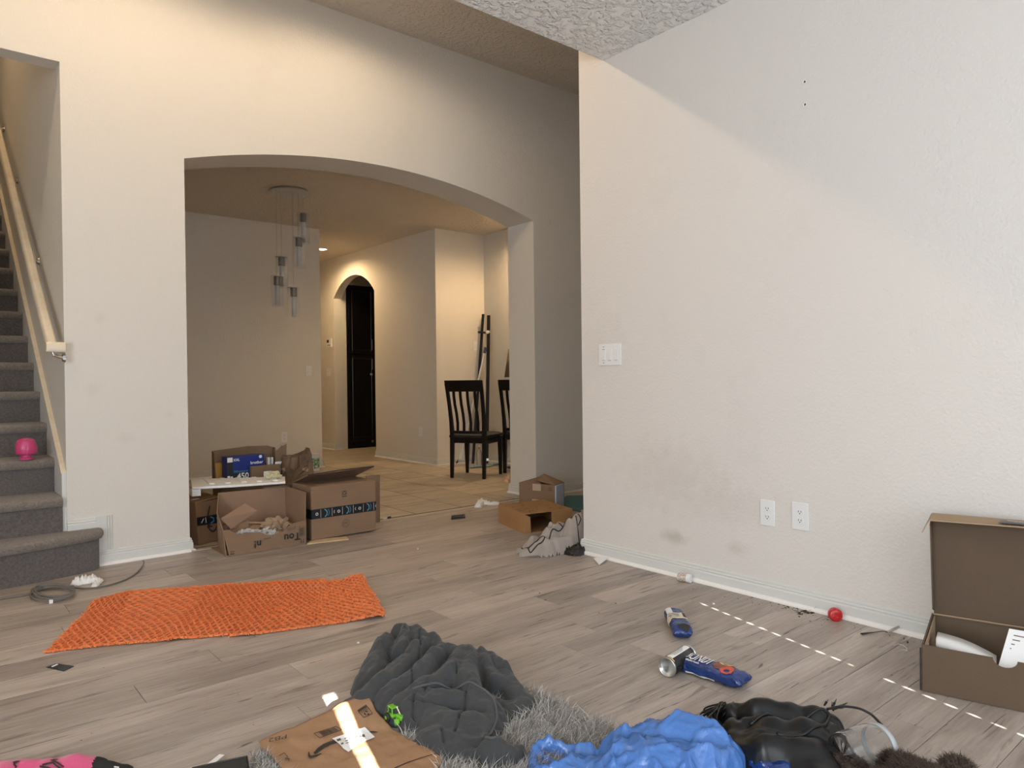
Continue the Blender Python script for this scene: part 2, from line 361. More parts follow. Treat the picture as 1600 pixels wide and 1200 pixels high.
# dining room and hall walls
W3Y, W3X, W4X, W5Y, W6X = 8.08, 3.79, 4.86, 7.19, 5.60
struct('wall_dining_west', MB().box((.70, Y1+.13, -.1), (.85, 12.2, 5.2)), M['wall'])
struct('wall_dining_north', MB().box((.85, W3Y, -.1), (W3X, W3Y+.12, HP+.05)).box((W3X-.12, W3Y+.12, -.1), (W3X, 12.1, HP+.05)), M['wall'])
OY0, OY1 = 8.68, 9.90
w4 = [(W4X, y, z) for y, z in [(W5Y, -.1), (OY0, -.1)]]
R4h = (OY1-OY0)/2; sp, pk = 2.27, 2.55; R4 = (R4h**2+(pk-sp)**2)/(2*(pk-sp)); a4 = math.asin(R4h/R4)
w4 += [(W4X, (OY0+OY1)/2+R4*sin(-a4+2*a4*i/20), pk-R4+R4*cos(-a4+2*a4*i/20)) for i in range(21)]
w4 += [(W4X, y, z) for y, z in [(OY1, -.1), (12.1, -.1), (12.1, HP+.05), (W5Y, HP+.05)]]
struct('wall_hall_east', MB().prism(w4, (.12, 0, 0)), M['wall'])
struct('wall_nook_north', MB().box((W4X+.12, W5Y, -.1), (6.7, W5Y+.12, HP+.05)), M['wall'])
struct('wall_nook_east', MB().box((W6X, Y1+.3, -.1), (W6X+.12, W5Y, HP+.05)), M['wall'])
struct('wall_hall_north', MB().box((.8, 12.0, -.1), (6.7, 12.15, HP+.05)), M['wall'])
struct('wall_pantry', MB().box((4.98, 9.93, -.1), (5.075, 12.0, HP+.05)).box((6.55, 7.3, -.1), (6.7, 12.1, HP+.05)).box((5.0, 10.62, -.1), (6.6, 10.74, HP+.05)), M['wall'])
# stairwell shell
struct('wall_stair_east', MB().box((.66, Y1+.129, -.1), (.69, 9.6, 5.2)), M['wall'])
struct('wall_stair_west', MB().box((-.5, Y1+.129, -.1), (-.36, 9.6, 5.2)).box((-.5, 9.55, -.1), (.85, 9.7, 5.2)), M['wall'])
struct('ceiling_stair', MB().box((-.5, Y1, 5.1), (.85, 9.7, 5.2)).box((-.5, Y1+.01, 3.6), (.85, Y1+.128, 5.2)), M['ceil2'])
# baseboards: stepped profile along a wall line; n = outward normal
PROF = [(0, 0), (.016, 0), (.016, .054), (.010, .060), (.0125, .064), (.0125, .068), (.006, .073), (.008, .077), (.007, .083), (0, .086)]
def base(name, p0, p1, n, h0=0.0, parent=None, shoe=True):
    p0, p1, n = Vector(p0), Vector(p1), Vector(n)
    mb = MB().prism([p0+n*a+Vector((0, 0, b+h0)) for a, b in PROF], p1-p0)
    o = struct(name, mb, M['trim'], parent)
    if shoe:
        q = [(.0155, 0), (.032, 0), (.031, .008), (.026, .014), (.0155, .017)]
        MB().prism([p0+n*a+Vector((0, 0, b+.0005)) for a, b in q], p1-p0).build('shoe_moulding', M['shoe'], o)
    return o
base('baseboard_east', (X2, -2.2, 0), (X2, 3.0005, 0), (-1, 0, 0))
base('baseboard_east_end', (X2-.016, 3.0, 0), (X2+.13, 3.0, 0), (0, 1, 0))
bn = base('baseboard_north', (.80, Y1, 0), (AX0+.0005, Y1, 0), (0, -1, 0))
MB().prism([Vector((.66, Y1, .198))+Vector((0, -a, b)) for a, b in PROF], (.14, 0, 0)).build('upper_band', M['trim'], bn)
MB().prism([Vector((.80+b, Y1-a, .086)) for a, b in PROF], (0, 0, .197)).build('side_band', M['trim'], bn)
base('baseboard_north_arch', (AX1-.0005, Y1, 0), (6.6, Y1, 0), (0, -1, 0))
base('baseboard_arch_jamb', (AX1, Y1-.016, 0), (AX1, Y1+.366, 0), (-1, 0, 0))
base('baseboard_arch_left', (AX0, Y1-.016, 0), (AX0, Y1+.366, 0), (1, 0, 0))
base('baseboard_dining_north', (.85, W3Y, 0), (W3X+.016, W3Y, 0), (0, -1, 0))
base('baseboard_hall_west', (W3X, W3Y-.016, 0), (W3X, 12, 0), (1, 0, 0))
base('baseboard_hall_east', (W4X, W5Y-.016, 0), (W4X, OY0, 0), (-1, 0, 0))
base('baseboard_hall_east_far', (W4X, OY1-.016, 0), (W4X, 12, 0), (-1, 0, 0))
base('baseboard_hall_jamb', (W4X-.01, OY1, 0), (W4X+.12, OY1, 0), (0, -1, 0))
base('baseboard_nook_north', (W4X-.016, W5Y, 0), (W6X, W5Y, 0), (0, -1, 0))
base('baseboard_nook_east', (W6X, Y1+.35, 0), (W6X, W5Y, 0), (-1, 0, 0))
# ------------------------------------------------------------------ staircase
st = thing('staircase', 'grey-brown carpeted staircase climbing behind the left wall opening', 'stairs', (.15, 4.6, 0))
def rounded(poly, z0, z1, nose=.024, drop=.055):
    """tread edge: sweep of a rounded nose along front polyline, poly runs left->right->back"""
    mb = MB(); n = len(poly); P_ = [Vector((x, y, 0)) for x, y in poly]
    nr = []
    for i in range(n):
        d = (P_[min(i+1, n-1)]-P_[max(i-1, 0)]).normalized(); nr.append(Vector((d.y, -d.x, 0)))
    rings = [(-.012, z1-drop), (nose*.6, z1-drop+.004), (nose, z1-drop*.55), (nose*.95, z1-drop*.3), (nose*.6, z1-.006), (0, z1)]
    vs = []; fs = []
    for o_, z in rings: vs += [p+q*o_+Vector((0, 0, z)) for p, q in zip(P_, nr)]
    for r in range(len(rings)-1):
        for i in range(n-1): fs.append((r*n+i, r*n+i+1, (r+1)*n+i+1, (r+1)*n+i))
    return mb, vs, fs, P_, len(rings)
def step(name, poly, back, z0, z1):
    mb, vs, fs, P_, nr_ = rounded(poly, z0, z1)
    n = len(poly); k = len(vs)
    vs += [Vector((P_[-1].x, back, z1)), Vector((P_[0].x, back, z1))]
    fs.append(tuple(range((nr_-1)*n, nr_*n))+(k, k+1))
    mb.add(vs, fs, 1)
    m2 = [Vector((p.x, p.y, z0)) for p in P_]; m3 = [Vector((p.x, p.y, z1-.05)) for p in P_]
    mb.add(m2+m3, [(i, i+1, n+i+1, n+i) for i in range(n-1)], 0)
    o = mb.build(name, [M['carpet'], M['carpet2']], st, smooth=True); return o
Z1 = .222
p1 = [(-1.0, 4.40), (.0, 4.43), (.33, 4.468), (.55, 4.50), (.70, 4.535), (.77, 4.57), (.805, 4.61), (.812, 4.672)]
step('bottom_step', p1, Y1, 0, Z1)
for i in range(1, 15):
    yb = Y1-.012+(i-1)*.283; step('step', [(-.36, yb), (.1, yb), (.42, yb), (.638, yb)], yb+.30, Z1+(i-1)*.194, Z1+i*.194)
sk = MB(); s0 = (4.675, .50); sl = .194/.283
sk.prism([(.638, Y1+.002, .20), (.638, Y1+.002, .545), (.638, 9.4, .545+sl*(9.4-Y1)), (.638, 9.4, .2+sl*(9.4-Y1))], (.0215, 0, 0))
sko = sk.build('skirt_board', M['trim'], st)
tb = MB().prism([(.634, Y1+.002, .545), (.634, Y1+.002, .556), (.634, 9.4, .556+sl*(9.4-Y1)), (.634, 9.4, .545+sl*(9.4-Y1))], (.0255, 0, 0)); tb.build('skirt_cap', M['rail'], st)
# handrail
ra = onX(84, 541, .60); y0r = 4.62; zr = 1.250; slr = .69
hr = thing('handrail', 'cream painted wooden stair handrail with chipped edge', 'handrail', (.60, y0r, zr))
prof = [(-.022, -.026), (.022, -.026), (.028, -.012), (.026, .012), (.016, .024), (-.016, .024), (-.026, .012), (-.028, -.012)]
P0 = Vector((.595, y0r, zr)); dv = Vector((0, 3.3, 3.3*slr))
hm = MB().prism([P0+Vector((a, -b*.55*0, b*1.15)) for a, b in prof], dv)
hm.build('rail', M['rail'], hr, bevel=.004)
ret = MB().prism([Vector((.567, y0r+.012+a, zr+b*1.1)) for a, b in prof], (.093, 0, 0)); ret.build('return_end', M['rail'], hr, bevel=.004)
for t in (.02, .98, 2.1, 3.05):
    c = P0+Vector((.0, t, t*slr-.028)); b_ = MB()
    b_.tube([c, c+Vector((.012, 0, -.03)), c+Vector((.05, 0, -.045))], .009)
    b_.tube([c+Vector((.05, 0, -.045)), c+Vector((.0645, 0, -.045))], [.02, .026], 12)
    b_.box(c+Vector((-.012, -.02, -.002)), c+Vector((.012, .02, .003)))
    b_.build('bracket', M['chrome'], hr)
# ------------------------------------------------------------------ wall plates
def plate(name, label, cat, c, u, n, w, h, kind, group=None):
    """c centre on wall, u right direction, n outward normal"""
    c, u, n = Vector(c), Vector(u), Vector(n); z = Vector((0, 0, 1))
    t = thing(name, label, cat, c, group)
    def bx(mb, du, dz, w_, h_, n0, n1, mi=0):
        pts = [c+u*(du+a*w_/2)+z*(dz+b*h_/2)+n*n0 for a, b in ((-1, -1), (1, -1), (1, 1), (-1, 1))]
        mb.prism(pts, n*(n1-n0), mi)
    m = MB(); bx(m, 0, 0, w, h, 0, .006); m.build('cover_plate', M['plate'], t, bevel=.0025)
    if kind == 'duplex':
        for s in (-1, 1):
            m = MB(); rot = []
            cc = c+z*(s*.0195); pts = []
            for k in range(20):
                a = 2*pi*k/20; x = .0168*cos(a); y = max(-.0125, min(.0125, .0168*sin(a))); pts.append(cc+u*x+z*y+n*.0055)
            m.prism(pts, n*.0025); s_ = m.build('socket', M['plate'], t)
            k_ = MB()
            for du in (-.0063, .0063): bx(k_, du, s*.0195+.003, .0022, .008, .0078, .0086)
            pts = [cc+u*(.0025*cos(2*pi*q/10))+z*(.0025*sin(2*pi*q/10)-.0065)+n*.0078 for q in range(10)]; k_.prism(pts, n*.0008)
            k_.build('slots', M['slot'], s_)
    elif kind.startswith('rocker'):
        g = int(kind[6:]); 
        for i in range(g):
            du = (i-(g-1)/2)*.0465 if g > 1 else 0
            m = MB(); bx(m, du, 0, .034, .068, .005, .0068); f = m.build('rocker_frame', M['plate'], t, bevel=.0008)
            m = MB(); pts = [c+u*(du+a*.0145)+z*(b*.031)+n*.0066 for a, b in ((-1, -1), (1, -1), (1, 1), (-1, 1))]
            q = [p+n*(.0045 if j < 2 else .001) for j, p in enumerate(pts)]
            m.add(pts+q, [(0, 1, 2, 3), (4, 5, 6, 7), (0, 1, 5, 4), (1, 2, 6, 5), (2, 3, 7, 6), (3, 0, 4, 7)]); m.build('rocker', M['whitep'], f)
        if g == 3:
            m = MB(); bx(m, -.0465, .046, .012, .003, .0058, .0066); bx(m, -.0465, -.046, .012, .003, .0058, .0066); bx(m, -.0465, .031, .022, .0025, .0068, .0078); bx(m, -.0465, -.031, .022, .0025, .0068, .0078); bx(m, 0, -.033, .022, .002, .0068, .0078); bx(m, .0465, -.033, .022, .002, .0068, .0078)
            tag(m.build('dimmer_marks', M['inkg'], t), kind='stuff')
    return t
E_ = ((X2, 0, 0), (0, -1, 0), (-1, 0, 0))
plate('wall_outlet', 'white duplex outlet on the right wall, the one nearer the corner', 'outlet', (X2, 1.795, .404), (0, -1, 0), (-1, 0, 0), .074, .121, 'duplex')
plate('wall_outlet', 'white duplex outlet on the right wall, the one nearer the open carton', 'outlet', (X2, 1.634, .410), (0, -1, 0), (-1, 0, 0), .080, .124, 'duplex')
plate('light_switch', 'white three-gang rocker switch plate near the right wall corner', 'switch', (X2, 2.772, 1.178), (0, -1, 0), (-1, 0, 0), .168, .122, 'rocker3')
plate('wall_outlet', 'beige outlet on the shaded dining wall above the cardboard pile', 'outlet', (3.32, W3Y, .393), (1, 0, 0), (0, -1, 0), .072, .118, 'duplex')
plate('light_switch', 'single switch plate near the edge of the shaded dining wall', 'switch', (3.63, W3Y, 1.163), (1, 0, 0), (0, -1, 0), .072, .118, 'rocker1')
plate('light_switch', 'switch plate below the thermostat beside the small arch', 'switch', (W4X, 10.10, 1.163), (0, -1, 0), (-1, 0, 0), .14, .120, 'rocker2')
plate('wall_outlet', 'outlet low on the hall wall right of the black cabinet', 'outlet', (W4X, 7.555, .395), (0, -1, 0), (-1, 0, 0), .072, .118, 'duplex')
plate('wall_outlet', 'outlet with a plug on the nook wall beside the arch jamb', 'outlet', (W6X, 6.73, 1.19), (0, -1, 0), (-1, 0, 0), .072, .12, 'duplex')
plate('light_switch', 'small switch plate in the nook behind the leaning black posts', 'switch', (5.45, W5Y, 1.46), (1, 0, 0), (0, -1, 0), .06, .115, 'rocker1')
t = thing('thermostat', 'small white wall thermostat left of the small arch', 'thermostat', (W4X, 10.04, 1.615))
MB().box((W4X-.026, 9.965, 1.55), (W4X, 10.115, 1.68)).build('housing', M['whitep'], t, bevel=.004)
MB().box((W4X-.0275, 10.03, 1.615), (W4X-.026, 10.095, 1.66)).build('screen', M['slot'], t)
MB().box((W4X-.029, 9.99, 1.57), (W4X-.026, 10.02, 1.585)).box((W4X-.029, 10.04, 1.57), (W4X-.026, 10.07, 1.585)).build('button', M['inkg'], t)
# mounting holes left high on the right wall
for n_, (px, py) in enumerate(((1257.5, 128), (1258, 163.5))):
    c = onX(px, py, X2); hm = MB()
    hm.lathe([(0, 0), (.007, 0), (.011, .0035), (.008, .0045), (.0045, .0012), (0, .001)], frame_at(c, (0, 1, 0), (-1, 0, 0)), 14)
    o = hm.build('screw_anchor', M['plate'], None); tag(o, ['upper', 'lower'][n_]+' empty screw anchor high on the right wall', 'wall anchor')
    MB().lathe([(0, 0), (.0042, 0), (.004, .0016), (0, .0016)], frame_at(c+Vector((-.0005, 0, 0)), (0, 1, 0), (-1, 0, 0)), 10).build('hole', M['slot'], o)
# ------------------------------------------------------------------ ceiling cans
def can(x, y, z, key, label, spot=True, ang=150, blend=.6):
    t = thing('recessed_light', label, 'ceiling light', (x, y, z))
    MB().lathe([(.075, 0), (.098, 0), (.1, -.006), (.078, -.008), (.072, .0)], T_((x, y, z)), 28, closed=True).build('trim_ring', M['whitep'], t, smooth=True)
    MB().lathe([(0, -.002), (.074, -.002), (.074, -.001), (0, -.001)], T_((x, y, z)), 24).build('lens', M['lens'], t)
    l = lamp('SPOT', (x, y, z-.02), CAN_POWER[key], WARM if key in ('foyer', 'stair') else (1, .68, .36), (0, 0, -1), spot_size=radians(ang), spot_blend=blend, shadow_soft_size=.05)
    return t
M['lens'] = mat('lit_lens', (.9, .8, .6), .4, emit=(1, .85, .6), estr=5)
can(2.25, 3.77, HC, 'foyer', 'recessed ceiling light of the high foyer, the one before the arch', ang=172, blend=.35)
can(.95, 3.77, HC, 'foyer', 'recessed ceiling light of the high foyer, the middle one of its row', ang=172, blend=.35)
can(-.45, 3.77, HC, 'foyer', 'recessed ceiling light of the high foyer, the one before the stairs', ang=172, blend=.35)
can(4.377, 9.274, HP, 'hall', 'lit recessed ceiling light in the hall beyond the arch', ang=165)
can(5.25, 6.05, HP, 'nook', 'recessed ceiling light over the breakfast nook', ang=165)
can(.2, 6.6, 5.1, 'stair', 'ceiling light at the top of the stairwell', ang=165)
# ------------------------------------------------------------------ soft heaps
def seg_dist(X, Y, a, b):
    ax, ay = a[0], a[1]; dx, dy = b[0]-ax, b[1]-ay; L2 = dx*dx+dy*dy+1e-12
    t = np.clip(((X-ax)*dx+(Y-ay)*dy)/L2, 0, 1)
    return np.hypot(X-ax-t*dx, Y-ay-t*dy), t
def pt(p):                                # (px, py, crest height[, r]) -> world point of the crest
    return F(p[0], p[1], p[2])
def heap_field(ridges, X, Y, pw=2.6, ex=.55, soft=0):
    H = np.zeros_like(X); near = np.zeros_like(X)
    for rd in ridges:
        w_ = [pt(p) for p in rd]
        if len(rd) == 1: rd = [rd[0], rd[0]]; w_ = [w_[0], w_[0]+Vector((1e-4, 0, 0))]
        for i in range(len(rd)-1):
            d, t = seg_dist(X, Y, w_[i], w_[i+1])
            rr = rd[i][3]+(rd[i+1][3]-rd[i][3])*t; zz = rd[i][2]+(rd[i+1][2]-rd[i][2])*t
            q = np.clip(1-(d/rr)**pw, 0, 1)**ex; h = zz*q
            H = np.maximum(H, h) if not soft else np.where(h > 0, np.where(H > 0, np.log(np.exp(H/soft)+np.exp(h/soft)-1)*soft, h), H)
    return H
def heap(name, ridges, mats, res=.005, parent=None, pw=2.6, ex=.55, soft=0, post=None, smooth_it=1, smooth_post=0, zmin=.0015, z0=.001, mi_fn=None, holes=(), fine=None):
    ws = [(pt(p), p[3]) for rd in ridges for p in rd]
    x0 = min(w.x-r for w, r in ws)-.01; x1 = max(w.x+r for w, r in ws)+.01; y0 = min(w.y-r for w, r in ws)-.01; y1 = max(w.y+r for w, r in ws)+.01
    nx, ny = int((x1-x0)/res)+1, int((y1-y0)/res)+1
    X, Y = np.meshgrid(np.linspace(x0, x1, nx), np.linspace(y0, y1, ny), indexing='ij')
    H = heap_field(ridges, X, Y, pw, ex, soft)
    for (hp, hr) in holes:
        w = pt(hp); H = H*np.clip((np.hypot(X-w.x, Y-w.y)/hr-.75)*4, 0, 1)
    for _ in range(smooth_it):
        K = H.copy(); K[1:-1, 1:-1] = (H[1:-1, 1:-1]*4+H[2:, 1:-1]+H[:-2, 1:-1]+H[1:-1, 2:]+H[1:-1, :-2])/8
        H = np.where(H > 0, K, 0)
    if post is not None: H = np.where(H > 0, np.maximum(post(X, Y, H), 0), 0)
    for _ in range(smooth_post):
        K = H.copy(); K[1:-1, 1:-1] = (H[1:-1, 1:-1]*4+H[2:, 1:-1]+H[:-2, 1:-1]+H[1:-1, 2:]+H[1:-1, :-2])/8
        H = np.where(H > 0, K, 0)
    inside = H > zmin
    idx = -np.ones(H.shape, int)
    ring = inside.copy(); ring[1:] |= inside[:-1]; ring[:-1] |= inside[1:]; ring[:, 1:] |= inside[:, :-1]; ring[:, :-1] |= inside[:, 1:]
    c = ring[:-1, :-1] & ring[1:, :-1] & ring[1:, 1:] & ring[:-1, 1:]
    use = np.zeros_like(ring); use[:-1, :-1] |= c; use[1:, :-1] |= c; use[1:, 1:] |= c; use[:-1, 1:] |= c
    idx[use] = np.arange(use.sum())
    Z = np.where(inside, H, 0)+z0
    vs = list(zip(X[use].tolist(), Y[use].tolist(), Z[use].tolist()))
    I, J = np.nonzero(c)
    fs = list(zip(idx[I, J].tolist(), idx[I+1, J].tolist(), idx[I+1, J+1].tolist(), idx[I, J+1].tolist()))
    mb = MB(); mb.v = vs; mb.f = fs
    mb.m = [0]*len(fs) if mi_fn is None else mi_fn((X[I, J]+X[I+1, J+1])/2, (Y[I, J]+Y[I+1, J+1])/2, (Z[I, J]+Z[I+1, J+1])/2)
    return mb.build(name, mats, parent, smooth=True, fix=False), (lambda x, y: float(np.interp(0, [0], [Z[int(np.clip(round((x-x0)/(x1-x0)*(nx-1)), 0, nx-1)), int(np.clip(round((y-y0)/(y1-y0)*(ny-1)), 0, ny-1))]])))
def pnoise(X, Y, sc, seed=0, oct=3):
    out = np.zeros(X.shape); fl = out.ravel(); xs = X.ravel()*sc+seed*13.1; ys = Y.ravel()*sc+seed*7.7
    for i in range(len(fl)):
        fl[i] = noise.fractal((xs[i], ys[i], seed), 1, 2, oct) if oct > 1 else noise.noise((xs[i], ys[i], seed))
    return out
def groove(X, Y, H, lines, w, depth):
    for ln in lines:
        ws = [F(p[0], p[1], p[2]) for p in ln]
        for i in range(len(ws)-1):
            d, t = seg_dist(X, Y, ws[i], ws[i+1]); H = H-depth*np.exp(-(d/w)**2)
    return H
def pipe(lines, fn, r, mt, parent, name, seg=6, lift=.002):
    mb = MB()
    for ln in lines:
        ws = [F(*p) for p in ln]; pts = []
        for i in range(len(ws)-1):
            for k in range(6):
                q = ws[i].lerp(ws[i+1], k/6); pts.append(q)
        pts.append(ws[-1]); pts = [Vector((q.x, q.y, max(fn(q.x, q.y), .004)+lift)) for q in pts]
        for _ in range(2): pts = [pts[0]]+[(pts[i-1]+pts[i]*2+pts[i+1])/4 for i in range(1, len(pts)-1)]+[pts[-1]]
        mb.tube(pts, r, seg)
    return mb.build(name, mt, parent, smooth=True)
def loc_of(*px): return F(*px)
# ---- charcoal quilted jacket
M['jacket'] = mat('charcoal_cotton', (.032, .033, .036), .9, bump=(900, .5, .001), var=(7, .25, (.045, .046, .048)), sheen=.15)
M['jpipe'] = mat('grey_piping', (.075, .075, .078), .7)
jt = thing('jacket', 'crumpled charcoal quilted jacket lying on the shag rug and floor', 'jacket', F(680, 1110))
JR = [[(603, 990, 0.116, 0.058), (590, 1018, 0.095, 0.063), (580, 1045, 0.075, 0.068)],
 [(618, 975, 0.136, 0.037), (636, 978, 0.136, 0.042), (628, 1000, 0.122, 0.053)],
 [(650, 977, 0.136, 0.047), (664, 992, 0.136, 0.047), (640, 1015, 0.122, 0.058), (600, 1050, 0.095, 0.063), (575, 1075, 0.068, 0.058), (552, 1092, 0.034, 0.047), (536, 1102, 0.014, 0.023)],
 [(676, 990, 0.129, 0.042), (690, 1003, 0.126, 0.042), (655, 1040, 0.116, 0.058), (610, 1072, 0.082, 0.058), (600, 1090, 0.054, 0.053)],
 [(700, 1005, 0.122, 0.042), (722, 1008, 0.119, 0.042), (700, 1040, 0.116, 0.058), (655, 1065, 0.102, 0.058), (625, 1090, 0.075, 0.053), (640, 1100, 0.048, 0.042)],
 [(735, 1010, 0.116, 0.042), (728, 1045, 0.112, 0.053), (740, 1068, 0.095, 0.047), (765, 1090, 0.068, 0.042), (775, 1110, 0.048, 0.042)],
 [(752, 1008, 0.112, 0.029), (760, 1030, 0.102, 0.037), (775, 1050, 0.082, 0.042)],
 [(768, 1014, 0.102, 0.032), (785, 1035, 0.088, 0.040), (795, 1055, 0.071, 0.044), (806, 1072, 0.058, 0.044), (820, 1084, 0.041, 0.037), (802, 1100, 0.031, 0.053)],
 [(785, 1095, 0.041, 0.053), (790, 1105, 0.027, 0.053)],
 [(650, 1085, 0.082, 0.074), (680, 1080, 0.085, 0.074), (720, 1080, 0.082, 0.063), (755, 1095, 0.068, 0.053)],
 [(655, 1105, 0.061, 0.063), (690, 1110, 0.065, 0.084), (735, 1120, 0.061, 0.079), (760, 1118, 0.051, 0.053)],
 [(680, 1135, 0.048, 0.063), (715, 1145, 0.051, 0.063), (745, 1150, 0.041, 0.058)],
 [(700, 1158, 0.034, 0.053), (735, 1168, 0.034, 0.044), (756, 1172, 0.027, 0.029)],
 [(770, 1158, .06, .05), (795, 1160, .055, .042), (812, 1161, .045, .02)]]
def jpost(X, Y, H):
    H = H+pnoise(X, Y, 15, 3, 3)*.014+pnoise(X, Y, 45, 5, 1)*.0022
    return groove(X, Y, H, [[(656, 985, 0.136), (656, 1005, 0.129), (654, 1032, 0.116)], [(644, 1035, 0.116), (645, 1062, 0.102)], [(730, 1072, 0.088), (725, 1100, 0.068), (718, 1120, 0.061), (710, 1143, 0.048)],
        [(668, 1063, 0.102), (664, 1080, 0.082)], [(648, 1085, 0.082), (645, 1110, 0.068), (655, 1130, 0.041)], [(690, 1140, 0.048), (694, 1160, 0.034)], [(712, 1035, 0.116), (714, 1046, 0.112)],
        [(600, 1010, 0.102), (640, 1015, 0.122)], [(660, 1078, 0.082), (700, 1070, 0.088), (735, 1082, 0.075)], [(780, 1040, 0.082), (800, 1050, 0.068)], [(640, 1098, 0.068), (690, 1092, 0.082), (725, 1098, 0.068)]], (.0035), .012)
jb, jf = heap('quilted_shell', JR, M['jacket'], .0042, jt, post=jpost, smooth_it=7, pw=2.2, ex=.5)
pipe([[(612, 1005, 0.122), (622, 985, 0.136), (632, 975, 0.136), (640, 985, 0.129)]], jf, .0045, M['jpipe'], jt, 'piping')
pipe([[(645, 1078, 0.088), (690, 1064, 0.095), (730, 1062, 0.102), (752, 1078, 0.082), (772, 1098, 0.054), (778, 1122, 0.041), (765, 1145, 0.034), (758, 1172, 0.027), (768, 1180, 0.020), (800, 1172, 0.008), (814, 1163, 0.007)]], jf, .0045, M['jpipe'], jt, 'piping')
# ---- shag rug
M['ruga'] = mat('grey_shag', (.40, .375, .35), .9, var=(60, .2, (.24, .22, .205)))
M['rugb'] = mat('light_shag', (.62, .59, .55), .9)
RUG = [F(392, 1187), F(470, 1168), F(560, 1130), F(640, 1098), F(760, 1075), F(836, 1083), F(880, 1105), F(915, 1125), F(945, 1136), F(1030, 1168), Vector((1.55, 1.10, 0)), Vector((1.2, .95, 0)), Vector((.70, 1.35, 0)), Vector((.60, 1.75, 0))]
rg = thing('shag_rug', 'grey shaggy rug under the charcoal jacket and mailing envelope', 'rug', (1.2, 1.6, 0))
MB().prism([Vector((p.x, p.y, .0005)) for p in RUG], (0, 0, .006)).build('backing', M['ruga'], rg)
def inpoly(X, Y, P_):
    r = np.zeros(X.shape, bool); n = len(P_)
    for i in range(n):
        a, b = P_[i], P_[(i+1) % n]
        with np.errstate(divide='ignore', invalid='ignore'):
            c = ((a.y > Y) != (b.y > Y)) & (X < (b.x-a.x)*(Y-a.y)/(b.y-a.y)+a.x)
        r ^= c
    return r
def blades(name, parent, P0, D, w, curl, mats, seed=1):
    """tapering bent strands: base points P0 (n,3), directions*length D (n,3)"""
    n = len(P0); rs = np.random.RandomState(seed)
    side = np.cross(D, rs.normal(size=(n, 3))); side /= np.linalg.norm(side, axis=1, keepdims=True)
    bend = rs.normal(size=(n, 3))*np.linalg.norm(D, axis=1, keepdims=True)*curl; bend[:, 2] *= .4
    V = np.zeros((n, 5, 3)); ww = w*(.7+.6*rs.rand(n, 1))
    V[:, 0] = P0-side*ww; V[:, 1] = P0+side*ww; m_ = P0+D*.55+bend*.5
    V[:, 2] = m_-side*ww*.8; V[:, 3] = m_+side*ww*.8; V[:, 4] = P0+D+bend*1.6
    b = np.arange(n)[:, None]*5
    f4 = (b+np.array([0, 1, 3, 2])).tolist(); f3 = (b+np.array([2, 3, 4])).tolist()
    mb = MB(); mb.v = V.reshape(-1, 3).tolist(); mb.f = [tuple(f) for f in f4]+[tuple(f) for f in f3]
    mi = rs.randint(0, len(mats), n).tolist(); mb.m = mi+mi
    o = mb.build(name, mats, parent, smooth=False, fix=False); return o
rs = np.random.RandomState(4); n0 = 62000
xs = rs.uniform(.55, 1.85, n0); ys = rs.uniform(.9, 2.2, n0); ok = inpoly(xs, ys, RUG)
# keep the strands that are not buried beneath the jacket or bag
hj = heap_field(JR, xs, ys); ok &= (hj < .012)
ok &= ~inpoly(xs, ys, [F(410, 1160, .03), F(575, 1090, .05), F(690, 1182, .03), F(640, 1260, .03), F(500, 1290, .03)])
ok &= ~inpoly(xs, ys, [F(303, 1198), F(388, 1182), F(396, 1230), F(300, 1260)])
for _c in ((621, 1117, .055), (1030, 1175, .15), (930, 1190, .05)):
    _p = F(_c[0], _c[1], .03); ok &= np.hypot(xs-_p.x, ys-_p.y) > _c[2]
xs, ys = xs[ok], ys[ok]; n = len(xs)
cl = np.array([noise.noise((x*30, y*30, 1)) for x, y in zip(xs, ys)]); c2 = np.array([noise.noise((x*30, y*30, 9)) for x, y in zip(xs, ys)])
D = np.stack([cl*.7+rs.normal(0, .35, n)+.25, c2*.7+rs.normal(0, .35, n)-.2, np.full(n, .8)], 1); D /= np.linalg.norm(D, axis=1, keepdims=True); D *= (.026+.016*rs.rand(n, 1))
tag(blades('pile', rg, np.stack([xs, ys, np.full(n, .004)], 1), D, .0009, .28, [M['ruga'], M['rugb'], M['ruga']]), kind='stuff')
# ---- mailing envelope
M['env'] = mat('kraft_paper', (.37, .21, .115), .75, bump=(16, .5, .01), bdetail=5, var=(9, .2, (.33, .185, .10)))
ez = .045
EC = [(404, 1159, .016), (490, 1121, .018), (530, 1103, .026), (575, 1083, .058), (588, 1104, .05), (612, 1128, .035), (640, 1150, .024), (665, 1166, .018), (694, 1184, .016), (660, 1232, .016), (540, 1275, .016), (470, 1235, .016)]
W_ = [F(*p) for p in EC]
ev = thing('mailing_envelope', 'brown paper mailing envelope with printed arrow and white address label', 'envelope', (W_[0]+W_[8])/2)
def env_surface(nu=34, nv=34):
    a, b, c, d = F(404, 1160, 0), F(575, 1083, 0), F(694, 1186, 0), F(500, 1290, 0)
    return a, b, c, d
def envz(x, y):
    p = Vector((x, y, 0)); c = F(575, 1083, .058); z = .015+.043*max(0, 1-(Vector((x, y, 0))-Vector((c.x, c.y, 0))).length/.19)**1.3
    return z+.006*noise.noise((x*14, y*14, 4))+.003*noise.noise((x*38, y*38, 2))
pl = [Vector((p.x, p.y, 0)) for p in W_]
nx = 70; x0, x1 = min(p.x for p in pl), max(p.x for p in pl); y0, y1 = min(p.y for p in pl), max(p.y for p in pl)
